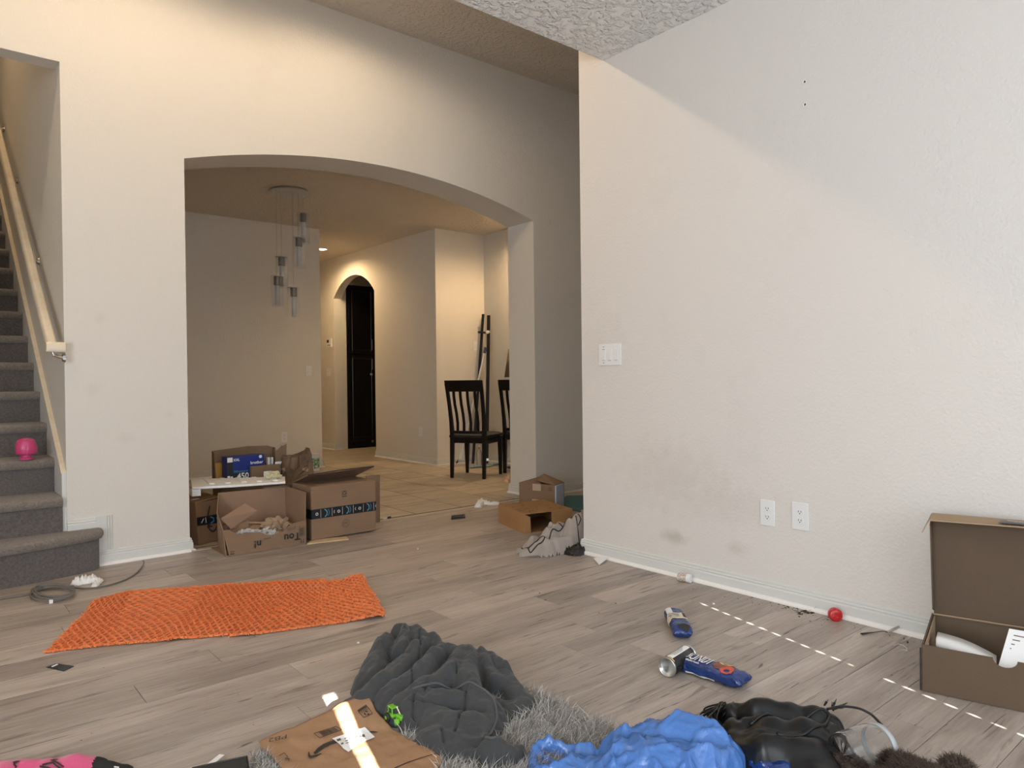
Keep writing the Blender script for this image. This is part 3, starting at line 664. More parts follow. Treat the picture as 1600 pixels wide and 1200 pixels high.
# fan mesh: rings from centre to outline so that the edge stays crisp
cen = sum(pl, Vector((0, 0, 0)))/len(pl); outl = []
for i in range(len(pl)):
    for k in range(10): outl.append(pl[i].lerp(pl[(i+1) % len(pl)], k/10))
vs = []; fs = []; no = len(outl); NRG = 26
for lay in (0, 1):
    for r in range(1, NRG+1):
        for p in outl:
            q = cen.lerp(p, r/NRG); e = 1-(r/NRG)**6
            z = envz(q.x, q.y)
            vs.append(Vector((q.x, q.y, z-(.006*e+.0012 if lay else -.002*e))))
    vs.append(Vector((cen.x, cen.y, envz(cen.x, cen.y)-(.01 if lay else -.002))))
st_ = NRG*no+1
for lay in (0, 1):
    b = lay*st_
    for r in range(NRG-1):
        for i in range(no):
            j = (i+1) % no; f = (b+r*no+i, b+(r+1)*no+i, b+(r+1)*no+j, b+r*no+j); fs.append(f if not lay else f[::-1])
    for i in range(no):
        j = (i+1) % no; fs.append((b+NRG*no, b+i, b+j) if not lay else (b+j, b+i, b+NRG*no))
for i in range(no):
    j = (i+1) % no; fs.append(((NRG-1)*no+i, st_+(NRG-1)*no+i, st_+(NRG-1)*no+j, (NRG-1)*no+j))
MB().add(vs, fs).build('paper_sleeve', M['env'], ev, smooth=True)
def envpt(px, py, lift=.0012):
    z = .04
    for _ in range(6): p = F(px, py, z); z = envz(p.x, p.y)+.0035
    p = F(px, py, z+lift); return p
def decal(name, polys, fn, mt, parent, sub=1):
    mb = MB()
    for pl_ in polys:
        mb.add([fn(x, y) for x, y in pl_], [tuple(range(len(pl_)))])
    return mb.build(name, mt, parent, fix=False)
def strip(pts, ws):                       # image-space brush stroke -> quads
    out = []
    L_ = []; R__ = []
    for i, (x, y) in enumerate(pts):
        a = pts[max(i-1, 0)]; b = pts[min(i+1, len(pts)-1)]; dx, dy = b[0]-a[0], b[1]-a[1]; l = math.hypot(dx, dy)
        nx_, ny_ = -dy/l, dx/l; L_.append((x+nx_*ws[i]/2, y+ny_*ws[i]/2)); R__.append((x-nx_*ws[i]/2, y-ny_*ws[i]/2))
    for i in range(len(pts)-1): out.append([L_[i], L_[i+1], R__[i+1], R__[i]])
    return out
def cv(x, y): return (480+x/6.667, 1050+y/6.667)
sm = [(75, 850), (120, 805), (180, 765), (240, 738), (300, 722), (380, 712)]; smr = [(380, 712), (460, 690), (560, 650), (660, 624), (735, 624)]
pol = strip([cv(*p) for p in sm], [4, 5.5, 6, 5.5, 5, 4.5])+strip([cv(*p) for p in [(15, 830), (20, 868), (30, 885)]], [1.5, 3.5, 4])+strip([cv(*p) for p in [(25, 885), (90, 872), (150, 845)]], [4, 3, 1])+strip([cv(*p) for p in [(640, 628), (690, 622), (740, 625)]], [2.5, 2, .6])
decal('printed_arrow', pol[:-2], envpt, M['ink'], ev); decal('arrow_tail', pol[-2:], envpt, M['ink'], ev)
bc = [(70, 640), (300, 565), (360, 600), (130, 685)]
def quadpt(q, u, v):
    a, b, c, d = q; return (a[0]*(1-u)*(1-v)+b[0]*u*(1-v)+c[0]*u*v+d[0]*(1-u)*v, a[1]*(1-u)*(1-v)+b[1]*u*(1-v)+c[1]*u*v+d[1]*(1-u)*v)
bq = [cv(*p) for p in bc]; pol = []
for e0, e1 in (((0, 0), (1, 0)), ((1, 0), (1, 1)), ((1, 1), (0, 1)), ((0, 1), (0, 0))): pol += strip([quadpt(bq, *e0), quadpt(bq, *e1)], [.9, .9])
rb = random.Random(5); u = .2
while u < .86:
    wb = rb.choice((.012, .02, .032)); pol.append([quadpt(bq, u, .1), quadpt(bq, u+wb, .1), quadpt(bq, u+wb, .9), quadpt(bq, u, .9)]); u += wb+rb.choice((.012, .02))
decal('barcode', pol, envpt, M['ink'], ev)
rq = [cv(*p) for p in [(525, 400), (612, 342), (680, 430), (590, 475)]]; pol = []
for e0, e1 in (((0, 0), (1, 0)), ((1, 0), (1, 1)), ((1, 1), (0, 1)), ((0, 1), (0, 0))): pol += strip([quadpt(rq, *e0), quadpt(rq, *e1)], [.9, .9])
pol.append([quadpt(rq, .04, .04), quadpt(rq, .96, .04), quadpt(rq, .96, .2), quadpt(rq, .04, .2)])
for k in range(3): pol.append([quadpt(rq, .12, .27+k*.08), quadpt(rq, .85, .27+k*.08), quadpt(rq, .85, .30+k*.08), quadpt(rq, .12, .30+k*.08)])
for k in range(3):                        # three chasing arrows
    a = k*2*pi/3+.4; pts = [(.52+.2*cos(a+t*.28), .72+.2*sin(a+t*.28)) for t in range(5)]
    pol += strip([quadpt(rq, *p) for p in pts], [1.1, 1.6, 1.9, 1.9, 2.2])
    e = quadpt(rq, .52+.2*cos(a+1.12), .72+.2*sin(a+1.12)); t_ = quadpt(rq, .52+.17*cos(a+1.6), .72+.17*sin(a+1.6)); o_ = quadpt(rq, .52+.29*cos(a+1.05), .72+.29*sin(a+1.05)); i_ = quadpt(rq, .52+.10*cos(a+1.05), .72+.10*sin(a+1.05))
    pol.append([o_, t_, i_])
decal('recycling_print', pol, envpt, M['ink'], ev)
lq = [(258, 692), (600, 573), (705, 676), (640, 705), (520, 745), (505, 775), (430, 832), (380, 800), (330, 745)]
cq = [cv(*p) for p in lq]; cc = cv(480, 690); mbl = MB()
cp = envpt(*cc, .002); op = []
for i in range(len(cq)):
    for k in range(4): op.append((cq[i][0]+(cq[(i+1) % len(cq)][0]-cq[i][0])*k/4, cq[i][1]+(cq[(i+1) % len(cq)][1]-cq[i][1])*k/4))
vs = [cp]; 
for r in (1, 2, 3, 4): vs += [envpt(cc[0]+(p[0]-cc[0])*r/4, cc[1]+(p[1]-cc[1])*r/4, .002) for p in op]
n = len(op); fs = [(0, 1+i, 1+(i+1) % n) for i in range(n)]
for r in range(3): fs += [(1+r*n+i, 1+(r+1)*n+i, 1+(r+1)*n+(i+1) % n, 1+r*n+(i+1) % n) for i in range(n)]
lab = mbl.add(vs, fs).build('address_label', M['white'], ev, fix=False); lab['label'] = 'white address label'
pol = []
for (x, y, l, h) in ((305, 700, 40, 22), (350, 740, 24, 16), (490, 672, 40, 14), (540, 662, 20, 12), (568, 655, 26, 26), (500, 690, 70, 8), (385, 690, 60, 7), (395, 715, 50, 6), (400, 740, 60, 6)):
    d = .33; pol.append([cv(x, y), cv(x+l, y-l*d), cv(x+l+h*.45, y-l*d+h), cv(x+h*.45, y+h)])
decal('label_print', pol, lambda a, b: envpt(a, b, .0032), M['inkg'], lab)
o_ = envpt(434, 1156); lettering(ev, 'PB2', o_+Vector((0, 0, .004)), F(404, 1162, .035)-F(460, 1150, .035), F(432, 1180, .035)-F(438, 1140, .035), .034, M['ink'])
pol = strip([(436, 1181), (444, 1176), (450, 1183)], [1, 1, 1])+strip([(440, 1188), (448, 1180), (452, 1190)], [.8, .8, .8])+strip([(444, 1184), (453, 1186)], [1, 1]); decal('stamp_print', pol, envpt, M['ink'], ev)
pol = strip([cv(*p) for p in [(910, 1000), (1060, 935), (1200, 890), (1330, 850), (1395, 845)]], [1.6, 1.4, 1.1, .8, .4])
decal('crease_shade', pol, lambda a, b: envpt(a, b, .0006), M['ink'], ev)  # dark line painted in for the shade along the fold
# ---- orange honeycomb wrap
M['orange'] = mat('orange_paper', (.86, .27, .095), .42, var=(8, .2, (.80, .22, .07)), spec=.45)
M['oranget'] = mat('orange_tissue', (.62, .24, .12), .6, var=(30, .2, (.48, .22, .13)))
hw = thing('honeycomb_wrap', 'flat sheet of orange expanded honeycomb packing paper on the floor', 'packing paper', F(340, 965))
top = [F(150, 945), F(205, 930), F(330, 918), F(390, 914), F(450, 915), F(500, 914), F(565, 902)]
bot = [F(72, 1021), F(160, 1010), F(250, 1003), F(330, 996), F(408, 989), F(500, 976), F(601, 964)]
def lerpl(P_, t):
    u = t*(len(P_)-1); i = min(int(u), len(P_)-2); return P_[i].lerp(P_[i+1], u-i)
def hz(u, v):
    return .006+.010*max(0, noise.noise((u*9, v*3, 2)))+.022*math.exp(-((v-.93)/.12)**2)*(.5+.5*sin(u*9+1))*(u < .85)+.012*math.exp(-((u-.98)/.03)**2)
def hp(u, v, z=0):
    b, t = lerpl(bot, u), lerpl(top, u); p = b.lerp(t, v)
    if u > .565 and v < .12: p = p+(b-t).normalized()*.02*(1-v/.12)
    return Vector((p.x+.004*noise.noise((u*30, v*15, 1)), p.y+.004*noise.noise((u*30, v*15, 7)), hz(u, v)+z))
sh = MB(); nu, nv = 110, 24
for i in range(nu+1):
    for j in range(nv+1): sh.v.append(tuple(hp(i/nu, j/nv, -.0045)))
sh.f = [(i*(nv+1)+j, (i+1)*(nv+1)+j, (i+1)*(nv+1)+j+1, i*(nv+1)+j+1) for i in range(nu) for j in range(nv)]; sh.m = [0]*len(sh.f)
sh.build('tissue_layer', M['oranget'], hw, smooth=True, fix=False)
net = MB(); CU, CV = 86, 24
def rib(p, q, h=.0085, t=.0019):
    d = (q-p); n_ = Vector((-d.y, d.x, 0)); 
    if n_.length < 1e-6: return
    n_ = n_.normalized()*t; k = len(net.v)
    for e, a in ((p, -1), (p, 1), (q, 1), (q, -1)): net.v.append(tuple(e+n_*a))
    for e, a in ((p, -1), (p, 1), (q, 1), (q, -1)): net.v.append(tuple(e+n_*a+Vector((0, 0, h))))
    net.f += [(k+4, k+5, k+6, k+7), (k, k+1, k+5, k+4), (k+2, k+3, k+7, k+6), (k, k+4, k+7, k+3), (k+1, k+2, k+6, k+5)]; net.m += [0]*5
for j in range(CV+1):
    v = j/CV; dl = .62/CV
    for i in range(CU):
        s_ = 1 if (i+j) % 2 else -1
        u0, u1 = i/CU, (i+1)/CU
        v0 = min(1, max(0, v-s_*dl*.5)); v1 = min(1, max(0, v+s_*dl*.5)); hh = .006+.005*random.random()
        rib(hp(u0, v0, -.003), hp(u0+(u1-u0)*.72, v1, -.003), hh); rib(hp(u0+(u1-u0)*.72, v1, -.003), hp(u1, v1, -.003), hh)
for i in range(0, 240):                   # frayed edge strips
    for v in (0, 1):
        u = (i+random.random())/240; p = hp(u, v, -.003); rib(p, p+Vector((random.uniform(-.014, .014), random.uniform(-.012, .012), random.uniform(-.001, .006))), .006)
for j in range(60):
    for u in (0, 1):
        p = hp(u, j/60, -.003); rib(p, p+Vector((random.uniform(-.012, .012), random.uniform(-.012, .012), random.uniform(-.001, .006))), .006)
tag(net.build('honeycomb_cells', M['orange'], hw, fix=False), kind='stuff')
# ---- cable coil
M['cable'] = mat('grey_cable', (.17, .155, .145), .5)
cb = thing('cable', 'grey cable lying coiled on the floor before the bottom stair', 'cable', F(82, 928))
pts = [F(-30, 940, .005), F(0, 936, .005), F(30, 931, .006), F(50, 928, .008)]
loops = [((82, 924), 34, 11.5, .012), ((84, 922), 31, 10, .02), ((80, 931), 33, 11, .010), ((86, 919), 33, 8, .028), ((84, 925), 33, 11, .022)]
for li, ((cx, cy), a, b, z) in enumerate(loops):
    for k in range(18):
        th = pi+k*2*pi/18+.0*li; f_ = k/18; nz = loops[min(li+1, len(loops)-1)]
        c_x = cx+(nz[0][0]-cx)*f_; c_y = cy+(nz[0][1]-cy)*f_; z_ = z+(nz[3]-z)*f_
        pts.append(F(c_x+a*cos(th), c_y+b*sin(th), max(.005, z_)))
pts += [F(55, 918, .02), F(85, 911, .015), F(115, 920, .006), F(150, 920, .005), F(185, 911, .005), F(208, 901, .005), F(220, 889, .006), F(226, 879, .012), F(224, 876, .02)]
cs = []
for i in range(len(pts)-1): cs += [pts[i], pts[i].lerp(pts[i+1], .5)]
cs.append(pts[-1])
for _ in range(2): cs = [cs[0]]+[(cs[i-1]+cs[i]*2+cs[i+1])/4 for i in range(1, len(cs)-1)]+[cs[-1]]
MB().tube(cs, .0042, 8).build('cord', M['cable'], cb, smooth=True)
tc_ = F(80, 939, .012); MB().box((-.008, -.010, -.0105), (.008, .012, .0075), T_(tc_, -.2)).build('cable_tie', M['white'], cb, bevel=.001)
# ---- crumpled tissue
def crumple(name, pxs, h, mt, seed, label, cat, res=.004, sc=45, r=.03, parent=None, amp=.5, z=None, lab2=None):
    R2 = [[(x, y, h*(zz if zz else 1), rr) for (x, y, rr, zz) in pxs]]
    def post(X, Y, H):
        n_ = np.abs(pnoise(X, Y, sc, seed, 3))
        return H*(1-amp)+H*amp*2.2*n_+.0015
    o, f = heap(name, R2, mt, res, parent, post=post, smooth_it=1)
    if label: tag(o, label, cat)
    return o
crumple('tissue', [(120, 903, .028, 1), (140, 897, .035, 1.2), (155, 903, .02, .6), (148, 912, .016, .5)], .035, M['white'], 3, 'crumpled white tissue beside the bottom stair and the cable', 'tissue')
crumple('sock', [(747, 786, .03, 1), (752, 780, .03, 1.2), (765, 784, .022, .8), (776, 784, .025, .7)], .035, M['white'], 8, 'crumpled white cloth scrap on the threshold under the arch', 'cloth', amp=.35)
crumple('food_wrapper', [(790, 746, .035, 1), (800, 742, .035, 1), (806, 744, .03, .8)], .05, mat('pink_wrapper', (.55, .25, .17), .5, var=(30, .2, (.7, .6, .5))), 9, 'crumpled pink and tan wrapper at the foot of the arch jamb', 'wrapper')
# ---- small flat and loose items
def flat(name, pts, t, mt, label, cat, parent=None, bevel=0):
    m = MB().prism([F(x, y, .001) for x, y in pts], (0, 0, t)).build(name, mt, parent, bevel=bevel)
    if label: tag(m, label, cat)
    return m
c_ = flat('black_card', [(72, 1043), (88, 1037), (116, 1041), (100, 1049)], .0015, M['tape'], 'small black card lying near the front edge of the orange wrap', 'card')
flat('card_scratch', [(80, 1042), (89, 1038), (91, 1039), (82, 1043)], .0022, M['white'], None, None, c_)
c_ = thing('black_box', 'small flat black box on the floor in front of the arch', 'box', F(716, 810))
MB().prism([F(705, 812, .001), F(727, 809.5, .001), F(726, 806, .001), F(705.5, 808, .001)], (0, 0, .014)).build('case', M['slot'], c_, bevel=.002)
mk = thing('marker_pen', 'short white marker pen with black cap beside the large carton', 'pen', F(603, 809))
a_, b_ = F(599, 811, .008), F(610, 808, .008)
MB().tube([a_, a_.lerp(b_, .5)], .006, 10).build('barrel', M['white'], mk, smooth='auto'); MB().tube([a_.lerp(b_, .5), b_], .0075, 10).build('cap', M['slot'], mk)
ps = thing('paper_scrap', 'bent white paper scrap against the white shoe moulding', 'paper', F(938, 877))
MB().panel([F(927, 872, .006), F(938, 870, .02), F(950, 872, .022), F(936, 883, .003)], .001).build('sheet', M['white'], ps)
flat('fold', [(934, 878), (944, 874), (937, 883)], .006, M['whitep'], None, None, ps)
# pill bottle lying down
M['lblw'] = mat('printed_label', (.78, .72, .66), .5, var=(120, .12, (.35, .24, .17)))
pb = thing('supplement_bottle', 'tiny white capped bottle with a tan label lying by the baseboard', 'bottle', F(1070, 905))
a_, b_ = F(1060, 901, .0215), F(1080, 904.5, .0215); d_ = (b_-a_).normalized(); L_ = (b_-a_).length
T = frame_at(a_, d_.orthogonal(), d_)
# axis along local z
def axis_frame(o, d):
    d = Vector(d).normalized(); x = d.orthogonal().normalized(); return frame_at(o, x, d)
T = axis_frame(a_, d_)
MB().lathe([(0, 0), (.018, 0), (.021, .003), (.021, L_*.62), (.016, L_*.66), (0, L_*.66)], T, 20).build('body', M['lblw'], pb, smooth=False, bevel=.0005)
mb = MB(); pr = []
for k in range(32): 
    pass
mb.lathe([(.018, L_*.66), (.0215, L_*.68), (.0215, L_*.97), (.0195, L_), (.008, L_+.001), (0, L_+.001)], T, 32).build('cap', M['whitep'], pb)
# red jar cap standing
M['red'] = mat('red_plastic', (.55, .012, .015), .25, spec=.6)
rc = thing('red_cap', 'glossy red round plastic container standing by the baseboard', 'container', F(1305, 969))
c0 = F(1305, 969, .0)
T = axis_frame(c0+Vector((.0, .0, .024)), (-.75, -.62, .12))
MB().lathe([(0, -.014), (.024, -.018), (.0275, -.014), (.0275, .012), (.025, .017), (.018, .0185), (.006, .020), (0, .020)], T, 28).build('shell', M['red'], rc, smooth=True)
for (u, v) in ((-.008, .006), (.010, -.004), (-.004, -.010)):
    MB().lathe([(.0035, .0185), (.005, .0205), (.0035, .0215), (0, .0212)], T @ Matrix.Translation((u, v, 0)), 10).build('bump', M['red'], rc, smooth=True)
# fork
fk = thing('fork', 'dark metal fork lying against the white shoe moulding', 'fork', F(1375, 988))
fa, fb = F(1346, 990.5, .006), F(1380, 986, .006); fc = F(1387, 988, .008); fd = F(1396, 983, .022); fe = F(1405, 979, .032)
MB().tube([fa, fa.lerp(fb, .25), fa.lerp(fb, .6), fb, fc], [.007, .006, .003, .0025, .004], 8, flat=.45).build('handle', M['slot'], fk, smooth=True)
dd = (fd-fc).normalized(); sd = dd.cross(Vector((0, 0, 1))).normalized()
MB().panel([fc-sd*.006, fc+sd*.006, fd+sd*.011, fd-sd*.011], .0018).build('head', M['steel'], fk)
for k in range(4):
    o2 = sd*(.0095-k*.0063); MB().tube([fd+o2, fd.lerp(fe, .5)+o2, fe+o2*.95], [.0017, .0015, .0008], 5).build('tine', M['steel'], fk)
# twist of white thread and debris
tw = MB()
for P_ in ([(1396, 1009), (1403, 1006), (1411, 1008), (1417, 1013), (1416, 1016)], [(1406, 1016), (1412, 1015), (1418, 1017)]): tw.tube([F(x, y, .003) for x, y in P_], .0011, 5)
tag(tw.build('thread', M['white'], None), 'loose white thread on the floor left of the open carton', 'thread')
tw = MB().tube([F(x, y, z) for x, y, z in [(1262, 955, .003), (1270, 952, .01), (1276, 948, .025), (1275, 944, .03)]], .0012, 5)
tag(tw.build('wire', M['steel'], None), 'short bent wire by the baseboard left of the red container', 'wire')
db = MB(); rd_ = random.Random(11)
spots = [(1225+rd_.gauss(0, 28), 944+rd_.gauss(0, 4), .0035) for _ in range(70)]
spots = [(x, y+(x-1225)*.255, s_) for x, y, s_ in spots]+[(1260+rd_.gauss(0, 7), 957+rd_.gauss(0, 2), .006) for _ in range(26)]
for _ in range(60):
    x = rd_.uniform(915, 1440); spots.append((x, 868+(x-905)*.247+rd_.uniform(2, 9), rd_.uniform(.001, .0028)))
for _ in range(70): spots.append((rd_.uniform(60, 1400), rd_.uniform(870, 1160), rd_.uniform(.0008, .0022)))
spots += [(843, 927, .006), (852, 938, .004), (936, 958, .003), (962, 943, .0045), (888, 899, .002), (878, 899, .002), (1418, 1004, .007), (1412, 998, .005), (1390, 993, .004), (673, 852, .003), (1284, 977, .003), (1266, 971, .003)]
for x, y, s_ in spots:
    c = F(x, y, .0008); a = rd_.uniform(0, 3); u = Vector((cos(a), sin(a), 0))*s_*rd_.uniform(.8, 1.8); v = Vector((-sin(a), cos(a), 0))*s_*.5
    if c.x < X2-.04: db.prism([c-u, c-v, c+u, c+v*.8], (0, 0, s_*.5))
tag(db.build('floor_crumbs', mat('crumb_brown', (.07, .05, .035), .9), None), 'scattered dark crumbs and grit on the grey floor', 'crumbs', kind='stuff')
cr = MB()
for x, y in ((653, 858), (1330, 945), (1115, 944), (560, 1005)):
    c = F(x, y, .001); cr.lathe([(0, .006), (.004, .005), (.006, .002), (.005, 0)], T_(c), 7)
tag(cr.build('pale_crumbs', M['white'], None), 'few pale crumbs on the grey floor', 'crumbs', kind='stuff')
# ---- snack packs and can
M['bpack'] = mat('blue_foil', (.008, .035, .17), .2, spec=.7, bump=(28, .9, .01), bdetail=4)
M['cream'] = mat('cream_print', (.75, .68, .52), .4); M['choc'] = mat('biscuit_brown', (.20, .06, .03), .35); M['rpr'] = mat('red_print', (.6, .08, .04), .4); M['gold'] = mat('gold_print', (.8, .55, .2), .4); M['navy'] = mat('navy_print', (.01, .03, .12), .35)
def pack(name, label, a, b, width, h, seed, parts, up=0.0, words=()):
    """soft pillow pack from a to b on the floor"""
    a, b = Vector(a), Vector(b); d = (b-a); L_ = d.length; d = d.normalized(); s_ = Vector((-d.y, d.x, 0)); c = (a+b)/2
    t = thing(name, label, 'snack pack', Vector((c.x, c.y, 0)))
    nu, nv = 44, 32
    def P_(u, v, off=0):
        # u along 0..1, v around 0..1
        e = min(u, 1-u); th = v*2*pi
        fl = 1 if e > .10 else (e/.10)**.6
        w2 = width/2*(.86+.14*fl)*(1.08 if e < .05 else 1); hh = max(.0015, h/2*fl)
        ct, sn = cos(th), sin(th); ct = math.copysign(abs(ct)**.65, ct); sn = math.copysign(abs(sn)**.65, sn)
        k = noise.noise((u*9+seed, ct*1.6, sn*1.6))*.0035+noise.noise((u*26+seed, ct*4, sn*4))*.0018
        if e < .06: k = noise.noise((u*3, ct*9, seed))*.003
        p = a+d*(L_*u)+s_*(w2+off+k)*ct; z = h/2+(hh+off+k)*sn
        if e < .08: z += .003*sin(ct*14)*(1-e/.08)
        return Vector((p.x, p.y, max(z, .001)+up*u))
    m = MB()
    for i in range(nu+1):
        for j in range(nv): m.v.append(tuple(P_(i/nu, j/nv)))
    for i in range(nu):
        for j in range(nv): m.f.append((i*nv+j, (i+1)*nv+j, (i+1)*nv+(j+1) % nv, i*nv+(j+1) % nv))
    m.f.append(tuple(range(nv))); m.f.append(tuple(nu*nv+j for j in range(nv))[::-1]); m.m = [0]*len(m.f)
    m.build('wrapper', M['bpack'], t, smooth=True)
    def patch(nm, u0, u1, v0, v1, mt, n_=8, off=.0012, wob=0):
        q = MB()
        for i in range(n_+1):
            for j in range(n_+1):
                u = u0+(u1-u0)*i/n_; v = v0+(v1-v0)*j/n_
                if wob:
                    r_ = math.hypot(i/n_-.5, j/n_-.5)
                q.v.append(tuple(P_(u, v, off)))
        for i in range(n_):
            for j in range(n_):
                if wob and math.hypot((i+.5)/n_-.5, (j+.5)/n_-.5) > .5: continue
                if wob == 2 and math.hypot((i+.5)/n_-.5, (j+.5)/n_-.5) < .22: continue
                q.f.append((i*(n_+1)+j, (i+1)*(n_+1)+j, (i+1)*(n_+1)+j+1, i*(n_+1)+j+1))
        q.m = [0]*len(q.f); return q.build(nm, mt, t, smooth=True, fix=False)
    def word(s_, u0, v0, size, mt):
        tmp = lettering(t, s_, (0, 0, 0), (1, 0, 0), (0, 1, 0), size, mt, bold=True); mm = tmp.data; off = parent_loc(t)
        for v_ in mm.vertices:
            x, y = v_.co.x+off.x, v_.co.y+off.y; v_.co = P_(u0+x/L_, v0-y/(2.2*(width+h)*.62), .0042)-off
    for w_ in words: word(*w_)
    for pr in parts: patch(*pr[:6], **(pr[6] if len(pr) > 6 else {}))
    return t, P_
A_, B_ = F(1067, 1043, 0), F(1166, 1076, 0)
t, PF = pack('snack_pack', 'long blue foil biscuit pack with white lettering beside the can', A_, B_, .088, .048, 2, [
 ('printed_panel', .16, .62, .54, .61, M['white']), ('biscuit_print', .50, .78, .13, .31, M['choc'], dict(wob=1, n_=14)),
 ('biscuit_print', .66, .84, .22, .38, M['rpr'], dict(wob=2, n_=14, off=.002)), ('biscuit_print', .54, .74, .15, .22, M['gold'], dict(wob=2, n_=12, off=.002)),
 ('dark_band', .12, .40, .40, .47, M['navy'])], words=[('BONDI', .26, .245, .031, M['white']), ('chillicream', .24, .335, .012, M['white'])])
A_, B_ = F(1051, 966, 0), F(1068, 1001, 0)
t, PF = pack('snack_pack', 'shorter torn blue foil snack pack showing its cream ingredients panel', A_, B_, .075, .055, 9, [
 ('ingredients_panel', .34, .62, .08, .60, M['cream'], dict(n_=14)), ('ingredients_panel', .03, .34, .28, .42, M['white']), ('barcode_patch', .38, .55, .12, .19, M['slot'], dict(off=.0022)),
 ('text_lines', .40, .42, .24, .40, M['navy'], dict(off=.0022)), ('text_lines', .46, .48, .24, .42, M['navy'], dict(off=.0022)), ('text_lines', .52, .54, .24, .38, M['navy'], dict(off=.0022)),
 ('torn_opening', .86, .99, .14, .30, M['slot'], dict(wob=1, n_=12))])
A_, B_ = F(1148, 1186, 0), F(1240, 1228, 0)
pack('snack_pack', 'blue foil biscuit pack between the blue bag and black bag', A_, B_, .078, .05, 15, [
 ('biscuit_print', .25, .5, .16, .36, M['rpr'], dict(wob=2, n_=14)), ('biscuit_print', .4, .75, .12, .34, M['choc'], dict(wob=1, n_=14)), ('biscuit_print', .45, .7, .16, .3, M['gold'], dict(wob=2, n_=14, off=.002))])
cn = thing('drink_can', 'black cylindrical tin with silver end and white side label lying down', 'can', F(1055, 1045))
a_, b_ = F(1042, 1043, .0335), F(1075, 1022, .0335); d_ = b_-a_; L_ = d_.length*1.0; T = axis_frame(a_, d_)
MB().lathe([(.0315, .004), (.0335, .006), (.0335, L_-.006), (.0315, L_-.004)], T, 36, closed=True).build('body', mat('black_can_paint', (.012, .012, .014), .25), cn, smooth=True)
MB().lathe([(0, .009), (.024, .008), (.029, .0055), (.0305, 0), (.0335, -.001), (.0345, .002), (.0338, .006)], T, 36, closed=True).build('end_lid', M['steel'], cn, smooth=True)
MB().lathe([(.0338, L_-.006), (.0345, L_-.002), (.0335, L_), (.030, L_-.002), (0, L_-.004)], T, 36, closed=True).build('end_rim', M['chrome'], cn, smooth=True)
def canpatch(nm, a0_, a1_, z0_, z1_, mt, r=.0339):
    q = MB(); n_ = 10; Ti = T.inverted(); upd = (Ti.to_3x3() @ Vector((0, 0, 1))); base_a = math.atan2(upd.y, upd.x)
    for i in range(n_+1):
        for z in (z0_, z1_):
            a = base_a+a0_+(a1_-a0_)*i/n_; q.v.append(tuple(T @ Vector((r*cos(a), r*sin(a), z))))
    q.f = [(2*i, 2*i+1, 2*i+3, 2*i+2) for i in range(n_)]; q.m = [0]*n_; return q.build(nm, mt, cn, smooth=True, fix=False)
sgn = 1
canpatch('side_label', -.30, .42, L_*.10, L_*.93, M['white']); canpatch('gold_band', -.6, .8, L_*.055, L_*.085, M['gold'])
for k in range(5): canpatch('label_text', -.2+k*.11, -.16+k*.11, L_*(.2+.02*k), L_*(.80-.04*k), M['inkg'], .0341)
canpatch('can_print', -1.25, -.95, L_*.2, L_*.32, M['steel']); canpatch('can_print', -1.2, -1.0, L_*.7, L_*.78, M['steel'])
# ---- toy tractor
M['lime'] = mat('lime_plastic', (.16, .48, .03), .3)
tt = thing('toy_tractor', 'small lime green plastic toy tractor on the rug beside the jacket', 'toy', F(620, 1120))
c = F(621, 1117, .04); ax_ = (F(632, 1127, .04)-F(606, 1108, .04)).normalized(); T = frame_at(c, ax_, (0, -.35, 1)); T = T @ Matrix.Scale(.82, 4)
MB().box((-.045, -.022, -.008), (.0, .022, .004), T).build('body', M['lime'], tt, bevel=.003)
MB().box((-.042, -.020, .022), (-.006, .020, .027), T).build('cab_roof', M['lime'], tt, bevel=.002)
for x, y in ((-.038, -.016), (-.038, .016), (-.010, -.016), (-.010, .016)): MB().tube([T @ Vector((x, y, .003)), T @ Vector((x, y, .024))], .0022, 6).build('cab_post', M['lime'], tt)
MB().box((0, -.010, -.010), (.038, .010, .008), T).build('hood', M['lime'], tt, bevel=.004)
MB().tube([T @ Vector((-.005, 0, .028)), T @ Vector((.02, 0, .010))], .002, 6).build('trim_stripe', M['cream'], tt)
for x, y, r in ((-.026, -.028, .017), (-.026, .028, .017), (.028, -.018, .012), (.028, .018, .012)):
    A = T @ Matrix.Translation((x, y, -.010)) @ Matrix.Rotation(pi/2, 4, 'X')
    w_ = MB().lathe([(0, -.006), (r*.9, -.006), (r, -.003), (r, .003), (r*.9, .006), (0, .006)], A, 16).build('wheel', M['slot'] if x < 0 else M['lime'], tt)
    MB().lathe([(0, -.0075), (r*.4, -.007), (r*.4, .007), (0, .0075)], A, 10).build('hub', M['lime'], w_)
# ------------------------------------------------------------------ cartons before the arch
def oriented(o, u, v):
    """frame: X along u, Y along v (horizontal)"""
    u = Vector((u[0], u[1], 0)).normalized(); v = Vector((-u.y, u.x, 0)); m = Matrix.Identity(4)
    for i in range(3): m[i][0] = u[i]; m[i][1] = v[i]; m[i][3] = o[i]
    return m
def face_decal(name, polys, T, mt, parent):
    mb = MB()
    for p in polys: mb.add([T @ Vector((x, y, 0)) for x, y in p], [tuple(range(len(p)))])
    return mb.build(name, mt, parent, fix=False)
def strokes(pts, w): return strip(pts, [w]*len(pts))
def recycle(cx, cy, r, w):
    out = []
    for k in range(3):
        a = k*2*pi/3+.5; out += strokes([(cx+r*cos(a+t*.3), cy+r*sin(a+t*.3)) for t in range(5)], w)
        out.append([(cx+r*1.5*cos(a+1.2), cy+r*1.5*sin(a+1.2)), (cx+r*cos(a+1.8), cy+r*sin(a+1.8)), (cx+r*.5*cos(a+1.2), cy+r*.5*sin(a+1.2))])
    return out
